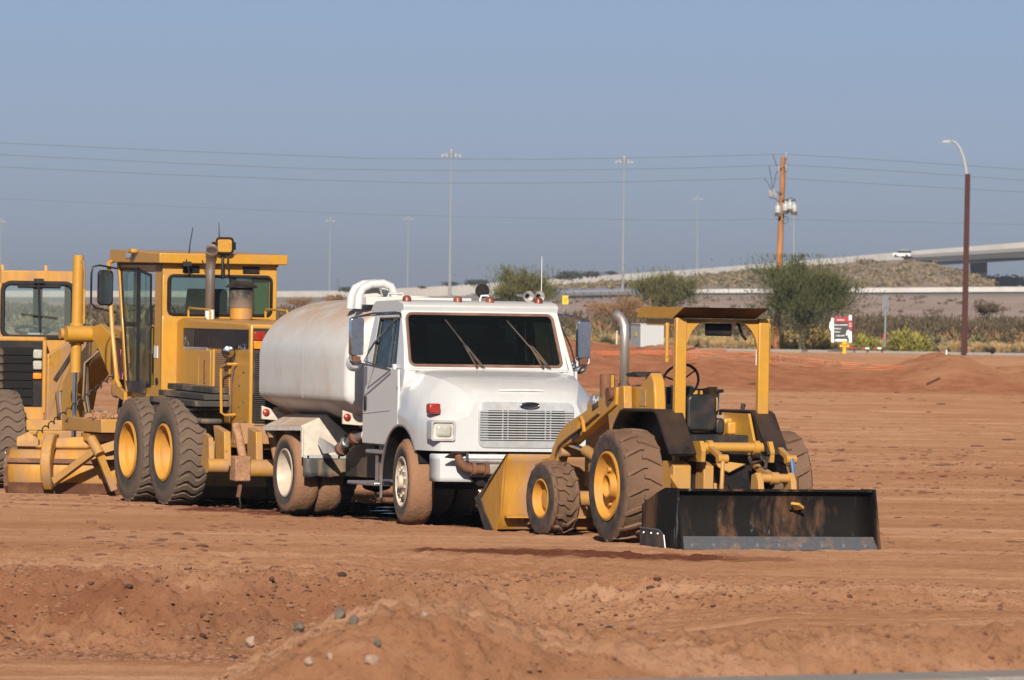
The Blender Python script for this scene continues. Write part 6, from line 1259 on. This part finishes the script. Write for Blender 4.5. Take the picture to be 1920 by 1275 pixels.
def tree(name, base, height, width, label, cat, leaf, nl, trunk_h, seed, lean=.0, lsize=(.22, .06), up=.6, limbs=9, shape=1.0, group=None, flat=.75, emin=.35, dome=0):
    rng = np.random.default_rng(seed); r = empty(name, base, label=label, cat=cat, group=group); tb = MB()
    top = Vector((lean, 0, trunk_h)); tb.tube([(0, 0, -.2), (lean*.4, 0, trunk_h*.5), top], [.11*height/5, .09*height/5, .075*height/5], 8); ends = []
    for i in range(limbs):
        a = 2*math.pi*i/limbs+rng.uniform(-.3, .3); el = rng.uniform(emin, 1.25); ln = rng.uniform(.75, 1.05)
        e = Vector((width*.46*ln*math.cos(el*.8)*math.cos(a), width*.46*ln*math.cos(el*.8)*math.sin(a), (height-trunk_h)*(.25+.62*math.sin(el))*ln))
        m_ = top+e*.45+Vector((0, 0, .12*height)); tb.tube([top-Vector((0, 0, .1)), m_, top+e], [.05*height/5, .03*height/5, .012], 6); ends.append((m_, top+e))
        for k in range(4):
            b = m_.lerp(top+e, rng.uniform(0, .9)); q = b+Vector((rng.normal()*.14*width, rng.normal()*.14*width, abs(rng.normal())*.13*height)); tb.tube([b, q], [.018*height/5, .008], 5); ends.append((b, q))
    tb.build('trunk', bark, r)
    E0 = np.array([tuple(a) for a, b in ends]); E1 = np.array([tuple(b) for a, b in ends]); w_ = rng.random(len(ends))**1.3+.25; w_ /= w_.sum(); k = rng.choice(len(ends), nl, p=w_); t = rng.beta(2.2, 1.2, nl)[:, None]
    C = E0[k]*(1-t)+E1[k]*t+rng.normal(size=(nl, 3))*np.array([.085*width, .085*width, .055*height])*rng.gamma(1.2, .65, (nl, 1))
    if dome:                            # a share of the foliage fills a rounded crown, in clumps
        nd = int(nl*dome); q = rng.normal(size=(nd*3, 3)); q /= np.linalg.norm(q, axis=1, keepdims=True); q *= rng.uniform(.35, 1, (nd*3, 1))**.5
        keep = vnoise(q[:, 0]*3.2+seed, q[:, 2]*3.2+q[:, 1]*2.5, 7) > .44; q = q[keep][:nd]; q *= (.70+.62*vnoise(q[:, :1]*2.6+3, q[:, 2:]*2.6+q[:, 1:2]*2, 9))*rng.gamma(9, 1/9, (len(q), 1)); C[:len(q)] = q*np.array([.47*width, .47*width, .40*(height-trunk_h*.7)])+np.array([lean, 0, trunk_h*.75+.52*(height-trunk_h*.7)])
    C[:, 2] = np.clip(C[:, 2], trunk_h*.72, height*1.05)
    out = C-np.array([lean, 0, trunk_h]); D = out/(np.linalg.norm(out, axis=1, keepdims=True)+.01)*.7+np.array([0, 0, up])+rng.normal(size=(nl, 3))*.55
    inst('crown', blades('crown', C, D, rng.uniform(.6, 1.4, nl)*lsize[0], lsize[1], leaf, seed=seed), r); return r
b0 = at(1500, 657, 468); tree('palo_verde_tree', b0, 5.3, 5.9, 'round green tree in front of the wooden utility pole', 'tree', green, 26000, 1.4, 3, .1, (.24, .036), .9, 18, emin=.10, dome=.45)
b0 = at(982, 612, 620); tree('desert_tree', b0, 4.5, 5.3, 'feathery green tree rising behind the truck cab roof', 'tree', bushg, 11000, .7, 5, 0, (.36, .045), 1.1, 12)
b0 = at(1243, 622, 600); tree('desert_tree', b0, 4.7, 5.2, 'olive green bushy tree behind the loader canopy', 'tree', bushg, 11000, .8, 8, .1, (.36, .045), 1.0, 12)
b0 = at(1158, 622, 590); tree('dry_shrub', b0, 2.6, 5.0, 'dry orange brown shrub left of the olive tree', 'shrub', dry, 3800, .3, 12, 0, (.40, .035), .8, 11)
b0 = at(435, 600, 900); tree('dry_shrub', at(560, 583, 900), 1.7, 3.0, 'bare brown shrub above the tank, near the grader cab', 'shrub', dry, 1500, .2, 14, 0, (.35, .05), .8, 8)
tree('dry_shrub', at(630, 574, 1000), 1.4, 3.0, 'low brown shrub above the tank, left of the hoop', 'shrub', dry, 1500, .2, 15, 0, (.35, .06), .8, 8)
tree('dry_shrub', at(1850, 610, 560), 1.8, 2.4, 'thin bare shrub standing above the scrub at far right', 'shrub', scrub, 1300, .4, 16, 0, (.22, .05), .8, 8)
# far shrubs on the ramp skyline
rng = np.random.default_rng(5)
blob = []
for k in range(3):
    n = 500; P_ = rng.normal(size=(n, 3))*np.array([1.5, .8, .55])+np.array([0, 0, .6]); blob.append(blades('crown', P_, rng.normal(size=(n, 3)), .7, .45, leafmat('far_leaf_%d' % k, (.05, .06, .035)), seed=k))
for i, (u, v, s_) in enumerate(((845, 534.5, .9), (888, 532.5, 1.0), (903, 531, .9), (1052, 522, .8), (1069, 520, 1.5), (1109, 517, 1.1), (1146, 513.5, .7), (650, 545, .9), (668, 545, .7), (792, 540, .5))):
    r = inst('far_shrub', blob[i % 3]); r.location = at(u, v, 1893); r.scale = (s_*.62, s_*.62, s_*.5); tag(r, 'dark shrub on the skyline of the pale ramp wall', 'shrub', 'dark shrubs along the ramp skyline')
r = inst('far_shrub', blob[1]); r.location = at(1880, 534, 1900); r.scale = (2.0, 1, 1.1); tag(r, 'green shrub clump under the bridge, right of its pier', 'shrub')
# scrub belt (creosote): one mass
def belt(name, n, ufun, vfun, Yr, size, leafn, mat, seed, lab=None, L=.30, Wd=.10):
    rng = np.random.default_rng(seed); Cs = []; Ds = []
    for i in range(n):
        Y = rng.uniform(*Yr); u = ufun(rng); z0 = 0.; x = (u-CX)/F*Y
        s_ = rng.uniform(.6, 1.25)*size; m = rng.integers(int(leafn*.6), int(leafn*1.3)); q = rng.normal(size=(m, 3)); q /= np.linalg.norm(q, axis=1, keepdims=True); q *= rng.uniform(.45, 1, (m, 1))**.6
        P_ = q*np.array([s_*.75, s_*.6, s_*.52])+np.array([x, Y, z0+s_*.50]); Cs.append(P_); Ds.append(q*.6+np.array([0, 0, .7])+rng.normal(size=(m, 3))*.4)
    C = np.concatenate(Cs); D = np.concatenate(Ds); C[:, 2] = np.maximum(C[:, 2], .02)
    return tag(inst(name, blades(name, C, D, rng.uniform(.6, 1.5, len(C))*L, Wd, mat, seed=seed)), kind='stuff')
belt('scrub_belt', 420, lambda r: r.uniform(1020, 2150), None, (505, 640), 1.75, 110, scrub, 21)
belt('scrub_belt', 160, lambda r: r.uniform(1480, 2150), None, (510, 560), 1.9, 120, scrub, 22)
belt('dry_scrub_belt', 120, lambda r: r.uniform(1020, 2100), None, (500, 600), 1.3, 80, dry, 23)
belt('sage_scrub', 70, lambda r: r.uniform(1020, 2100), None, (490, 530), .95, 90, sage, 24)
belt('far_scrub', 420, lambda r: r.uniform(-350, 760), None, (560, 1050), 1.5, 60, scrub, 25, L=.5, Wd=.2)
belt('far_dry_scrub', 200, lambda r: r.uniform(-350, 760), None, (520, 1000), 1.2, 50, sage, 26, L=.4, Wd=.18)
# hill scrub
rng = np.random.default_rng(31); Cs = []
for i in range(330):
    u = rng.uniform(1000, 1860); vt = np.interp(u, UH, TH); f_ = rng.uniform(.02, 1.0)
    q = at(u, 541, 1760).lerp(at(u, vt, 1880), f_); n = 26; Cs.append(rng.normal(size=(n, 3))*np.array([.9, .7, .22])*rng.uniform(.5, 1.25)+np.array([q.x, q.y, q.z+.3]))
C = np.concatenate(Cs); tag(inst('hill_scrub', blades('hill_scrub', C, rng.normal(size=C.shape), .8, .5, leafmat('hill_leaf', (.19, .15, .085)), seed=4)), kind='stuff')
rng = np.random.default_rng(33); Cs = []
for i in range(110):
    u = rng.uniform(1040, 2000); f_ = rng.uniform(.05, .95); zt = at(u, np.interp(u, UB, topv), 1500).z; n = 14; Yy = 1380+120*f_
    Cs.append(rng.normal(size=(n, 3))*np.array([.6, .5, .18])*rng.uniform(.4, 1.1)+np.array([(u-CX)/F*Yy, Yy, -.3+(zt+.3)*f_+.2]))
C = np.concatenate(Cs); tag(inst('slope_weeds', blades('slope_weeds', C, rng.normal(size=C.shape), .6, .35, leafmat('weed_leaf', (.12, .085, .05)), seed=6)), kind='stuff')
# grass tufts and yellow shrubs: individuals
def tuft_mesh(seed, n, h, sp, mat, name='blades'):
    rng = np.random.default_rng(seed); a = rng.uniform(0, 6.283, n); rad = rng.uniform(0, 1, n)**.7
    D = np.stack([np.cos(a)*rad*sp, np.sin(a)*rad*sp, np.ones(n)], 1); L = h*rng.uniform(.6, 1.1, n); Dn = D/np.linalg.norm(D, axis=1, keepdims=True)
    B = np.stack([np.cos(a)*rad*.12, np.sin(a)*rad*.12, np.zeros(n)], 1); return blades(name, B+Dn*L[:, None]/2, Dn, L, .030, mat, seed=seed)
TM = [tuft_mesh(50+k, 240, (.85, .7, .95)[k], .75, straw) for k in range(3)]+[tuft_mesh(60, 260, .6, 1.0, sage)]
rng = np.random.default_rng(71)
for i in range(84):
    u = 1030+i*(1960-1030)/84+rng.uniform(-6, 6); Y = rng.uniform(476, 500); k = int(rng.integers(0, 3)) if rng.random() < .8 else 3; o = inst('grass_tuft', TM[k]); x = (u-CX)/F*Y; s_ = rng.uniform(.5, 1.0)
    o.location = (x, Y, .02); o.rotation_euler = (0, 0, rng.uniform(0, 6)); o.scale = (s_*1.15, s_*1.15, s_)
    tag(o, 'tuft of pale dry grass along the street' if k < 3 else 'low grey green tuft along the street', 'grass', 'dry grass tufts along the far street' if k < 3 else 'grey green tufts along the far street')
def shrub_mesh(seed, n, s_, mat):
    rng = np.random.default_rng(seed); q = rng.normal(size=(n, 3)); q /= np.linalg.norm(q, axis=1, keepdims=True); q[:, 2] = np.abs(q[:, 2]); q *= rng.uniform(.5, 1, (n, 1))
    lob = 1+.25*np.sin(q[:, :1]*7)*np.cos(q[:, 1:2]*6); return blades('leaves', q*lob*np.array([.8, .7, .95])*s_, q+np.array([0, 0, .5])+rng.normal(size=(n, 3))*.4, .16*s_, .06*s_, mat, seed=seed)
YS = [shrub_mesh(80+k, 900, 1.0, yel) for k in range(2)]; GS = shrub_mesh(90, 900, 1.0, leafmat('golden_leaf', (.30, .215, .07)))
for u, s_, lab, msh in ((1620, 1.15, 'yellow green shrub left of the thin grey sign post', 0), (1690, 1.4, 'yellow green shrub just right of the thin grey sign post', 1), (1722, 1.3, 'yellow green shrub second right of the thin grey sign post', 0), (1640, .8, 'small yellow green shrub beside the thin grey sign post', 1), (1440, 1.35, 'golden shrub at the foot of the wooden utility pole', 2), (1535, 1.5, 'golden shrub left of the property sign', 2), (1478, 1.2, 'golden shrub left of the green tree trunk', 2), (1108, .8, 'golden shrub right of the truck mirror', 2)):
    o = inst('shrub', (YS+[GS])[msh]); Y = 479+rng.uniform(-3, 3); o.location = ((u-CX)/F*Y, Y, 0); o.scale = (s_, s_, s_); tag(o, lab, 'shrub')
o = inst('shrub', shrub_mesh(95, 700, .75, leafmat('dark_leaf', (.05, .06, .035)))); o.location = ((1137-CX)/F*462, 462, .05); tag(o, 'small dark green shrub on the kerb left of the loader exhaust', 'shrub')
# ================= stones and clods =================
def rock_mesh(seed, mat, sub=2, rough=.28):
    import bmesh
    rng = np.random.default_rng(seed); bm = bmesh.new(); bmesh.ops.create_icosphere(bm, subdivisions=sub, radius=1)
    pl = rng.normal(size=(9, 3)); pl /= np.linalg.norm(pl, axis=1, keepdims=True); dd = rng.uniform(.55, .95, 9)
    for v in bm.verts:
        p = np.array(v.co); 
        for n_, d_ in zip(pl, dd):
            t = p@n_-d_
            if t > 0: p = p-n_*t*.9
        v.co = p*np.array([1, .8, .7])+rng.normal(size=3)*.03
    me = bpy.data.meshes.new('rock'); bm.to_mesh(me); bm.free(); me.materials.append(mat); return me
grey_st = pm('grey_stone', (.085, .085, .075), .9, dirt=.7, dcol=(.30, .19, .12), ds=6); tan_st = pm('tan_stone', (.34, .24, .18), .9, dirt=.6, dcol=(.29, .16, .10), ds=6); clodm = pm('clod', (.25, .125, .072), .95, dirt=.9, dcol=(.17, .078, .043), ds=1.5); clodm.node_tree.nodes['Principled BSDF'].inputs['Diffuse Roughness'].default_value = 1.
RG = [rock_mesh(100+k, grey_st) for k in range(3)]; RT_ = [rock_mesh(110+k, tan_st) for k in range(3)]
def drop(u, v, lo=42., hi=70.):
    """the point of the ground seen at (u, v)"""
    d = ray(u, v); Y = lo
    while Y < hi:
        p = CAM+d*(Y/d.y)
        if p.z <= hz(p.x, p.y): return p
        Y += .04
    return CAM+d*(hi/d.y)
for u, v, s_, mm, lab in ((636, 1158, 17, RG[0], 'dark grey stone on the crest of the foreground mound'), (663, 1168, 13, RG[1], 'smaller dark stone right of the crest stone'), (559, 1181, 14, RG[2], 'grey green stone on the left shoulder of the mound'), (707, 1209, 11, RG[0], 'dark pebble on the mound face, below the crest stones'), (697, 1246, 20, RT_[0], 'large pale pointed stone low on the mound'), (618, 1235, 11, RT_[1], 'pale stone left of the large pointed stone'), (580, 1244, 12, RT_[2], 'tan stone at the lower left of the mound'), (470, 1208, 14, RT_[1], 'flat pale stone on the left slope of the mound'), (636, 1197, 8, RG[2], 'small dark stone under the crest stone'), (795, 1157, 10, RT_[2], 'tan stone at the right of the mound crest'), (872, 1231, 9, RT_[0], 'pale pebble on the right slope of the mound')):
    p = drop(u, v); o = inst('stone', mm); k = s_*p.y/F; o.location = p+Vector((0, 0, k*.35)); o.scale = (k, k, k*1.1); o.rotation_euler = (random.random(), random.random(), random.random()*6); tag(o, lab, 'stone')
for u, v, s_, lab in ((170, 981, 9, 'reddish clod on the field below the grader wheels'), (1455, 762, 4, 'small stone on the field by the rear of the loader')):
    p = on_ground(u, v); o = inst('stone', rock_mesh(int(u), clodm)); k = s_*p.y/F; o.location = (p.x, p.y, hz(p.x, p.y)+k*.4); o.scale = (k*1.4, k, k); tag(o, lab, 'stone')
# sticks and litter on the berm
tag(MB().tube([at(1738, 720, 251), at(1762, 709, 250.5)], .04, 6).build('stick', M['rust']), 'dark stick lying on the slope of the dirt mound', 'stick')
# loose clods everywhere: one mass
def scatter(name, N_, xr, yr, smin, smax, mat, seed, dens=None, sub=1, el=1.):
    rng = np.random.default_rng(seed); x = rng.uniform(*xr, N_); y = rng.uniform(*yr, N_)
    if dens is not None:
        k = rng.random(N_) < dens(x, y); x = x[k]; y = y[k]
    n = len(x); z = height(x[None], y[None])[0]; s_ = smin*(smax/smin)**(rng.random(n)**2.4)
    base = []
    for q in range(4):
        me = rock_mesh(200+q+seed, mat, sub); base.append((np.array([v.co[:] for v in me.vertices]), np.array([p.vertices[:] for p in me.polygons]))); bpy.data.meshes.remove(me)
    Vs = []; Fs = []; o_ = 0
    for q in range(4):
        idx_ = np.arange(n) % 4 == q; m_ = idx_.sum(); bv, bf = base[q]; a = rng.uniform(0, 6.28, m_); c, s2 = np.cos(a), np.sin(a)
        sc_ = s_[idx_][:, None]; fl = rng.uniform(.5, 1, (m_, 1))
        X_ = (bv[None, :, 0]*c[:, None]-bv[None, :, 1]*s2[:, None])*sc_*el+x[idx_][:, None]; Y_q = (bv[None, :, 0]*s2[:, None]+bv[None, :, 1]*c[:, None])*sc_+y[idx_][:, None]; Z_ = bv[None, :, 2]*sc_*fl/el**.5+(z[idx_]+s_[idx_]*.10)[:, None]
        Vs.append(np.stack([X_, Y_q, Z_], -1).reshape(-1, 3)); Fs.append((bf[None]+(np.arange(m_)*len(bv))[:, None, None]).reshape(-1, 3)+o_); o_ += m_*len(bv)
    return tag(inst(name, np_mesh(name, np.concatenate(Vs), np.concatenate(Fs), mat)), kind='stuff')
patch = lambda x, y: sst(fbm(x*.35, y*.16, 3, 91), .45, .70)*.9+.02
darkc = pm('dark_clod', (.16, .068, .038), .95, dirt=.9, dcol=(.09, .038, .024), ds=1.5); darkc.node_tree.nodes['Principled BSDF'].inputs['Diffuse Roughness'].default_value = 1.
patch2 = lambda x, y: sst(fbm(x*.30, y*.10, 4, 95), .47, .66)*.95+.05
scatter('loose_clods', 14000, (-8, 8), (78, 135), .006, .036, clodm, 1, patch, 1, 1.5)
scatter('dark_clods', 11000, (-9, 9), (78, 150), .006, .05, darkc, 11, patch2, 1, 2.0)
scatter('loose_clods', 16000, (-5.5, 5.5), (72.0, 77.6), .006, .055, clodm, 2, lambda x, y: np.clip(interp(x, [-6, -1, 1.5, 6], [.95, .9, .7, .4])*sst(fbm(x*.9, y*.7, 3, 93), .2, .5), 0, 1), 1)
scatter('dark_clods', 5000, (-5.5, 5.5), (72.0, 77.6), .005, .045, darkc, 12, lambda x, y: np.clip(interp(x, [-6, -1, 1.5, 6], [.95, .9, .7, .4])*sst(fbm(x*1.2, y*.9, 3, 97), .3, .55), 0, 1), 1)
scatter('loose_clods', 8000, (-3, 5), (43.4, 54), .004, .035, clodm, 3, lambda x, y: np.clip(sst(x, -2.2, -1.4)*.9, 0, 1), 1)
scatter('dark_clods', 2000, (-3, 5), (43.4, 54), .004, .030, darkc, 13, lambda x, y: np.clip(sst(x, -2.2, -1.4)*.9, 0, 1), 1)
band = lambda x, y: sst(fbm(x*.09, y*.22, 4, 99), .55, .68)*sst(fbm(x*.9, y*.5, 2, 98), .3, .6)
scatter('loose_clods', 16000, (-12, 12), (78, 170), .008, .05, clodm, 21, band, 1, 1.6)
pit = pm('dark_pit_clod', (.055, .026, .017), .95, dirt=.5, dcol=(.10, .045, .027)); scatter('dark_clods', 420, (-5.5, 2), (72.2, 77.2), .010, .07, pit, 22, lambda x, y: np.clip(sst(fbm(x*1.4, y*1.1, 3, 97), .4, .6), 0, 1), 1)  # near-black clods painted to stand in for dark holes in the bank
scatter('loose_clods', 3000, (-30, 34), (135, 275), .02, .09, clodm, 4, patch, 1, 1.8)
scatter('dark_clods', 3500, (-30, 34), (135, 275), .02, .11, darkc, 14, patch2, 1, 2.2)
scatter('pale_pebbles', 500, (-9, 9), (60, 110), .004, .014, tan_st, 5, None, 1)
# ================= dusty air =================
hm = bpy.data.materials.new('haze'); hm.use_nodes = True; t = hm.node_tree; t.nodes.remove(t.nodes['Principled BSDF'])
pv = t.nodes.new('ShaderNodeVolumePrincipled'); pv.inputs['Color'].default_value = (.56, .63, .76, 1); pv.inputs['Density'].default_value = .0001; pv.inputs['Anisotropy'].default_value = .0
t.links.new(pv.outputs[0], t.nodes['Material Output'].inputs['Volume'])
hb = MB(); hb.b2((-3600, -500, -3), (3600, 6100, 55)); ho = tag(hb.build('haze', hm, smooth=0), kind='stuff')
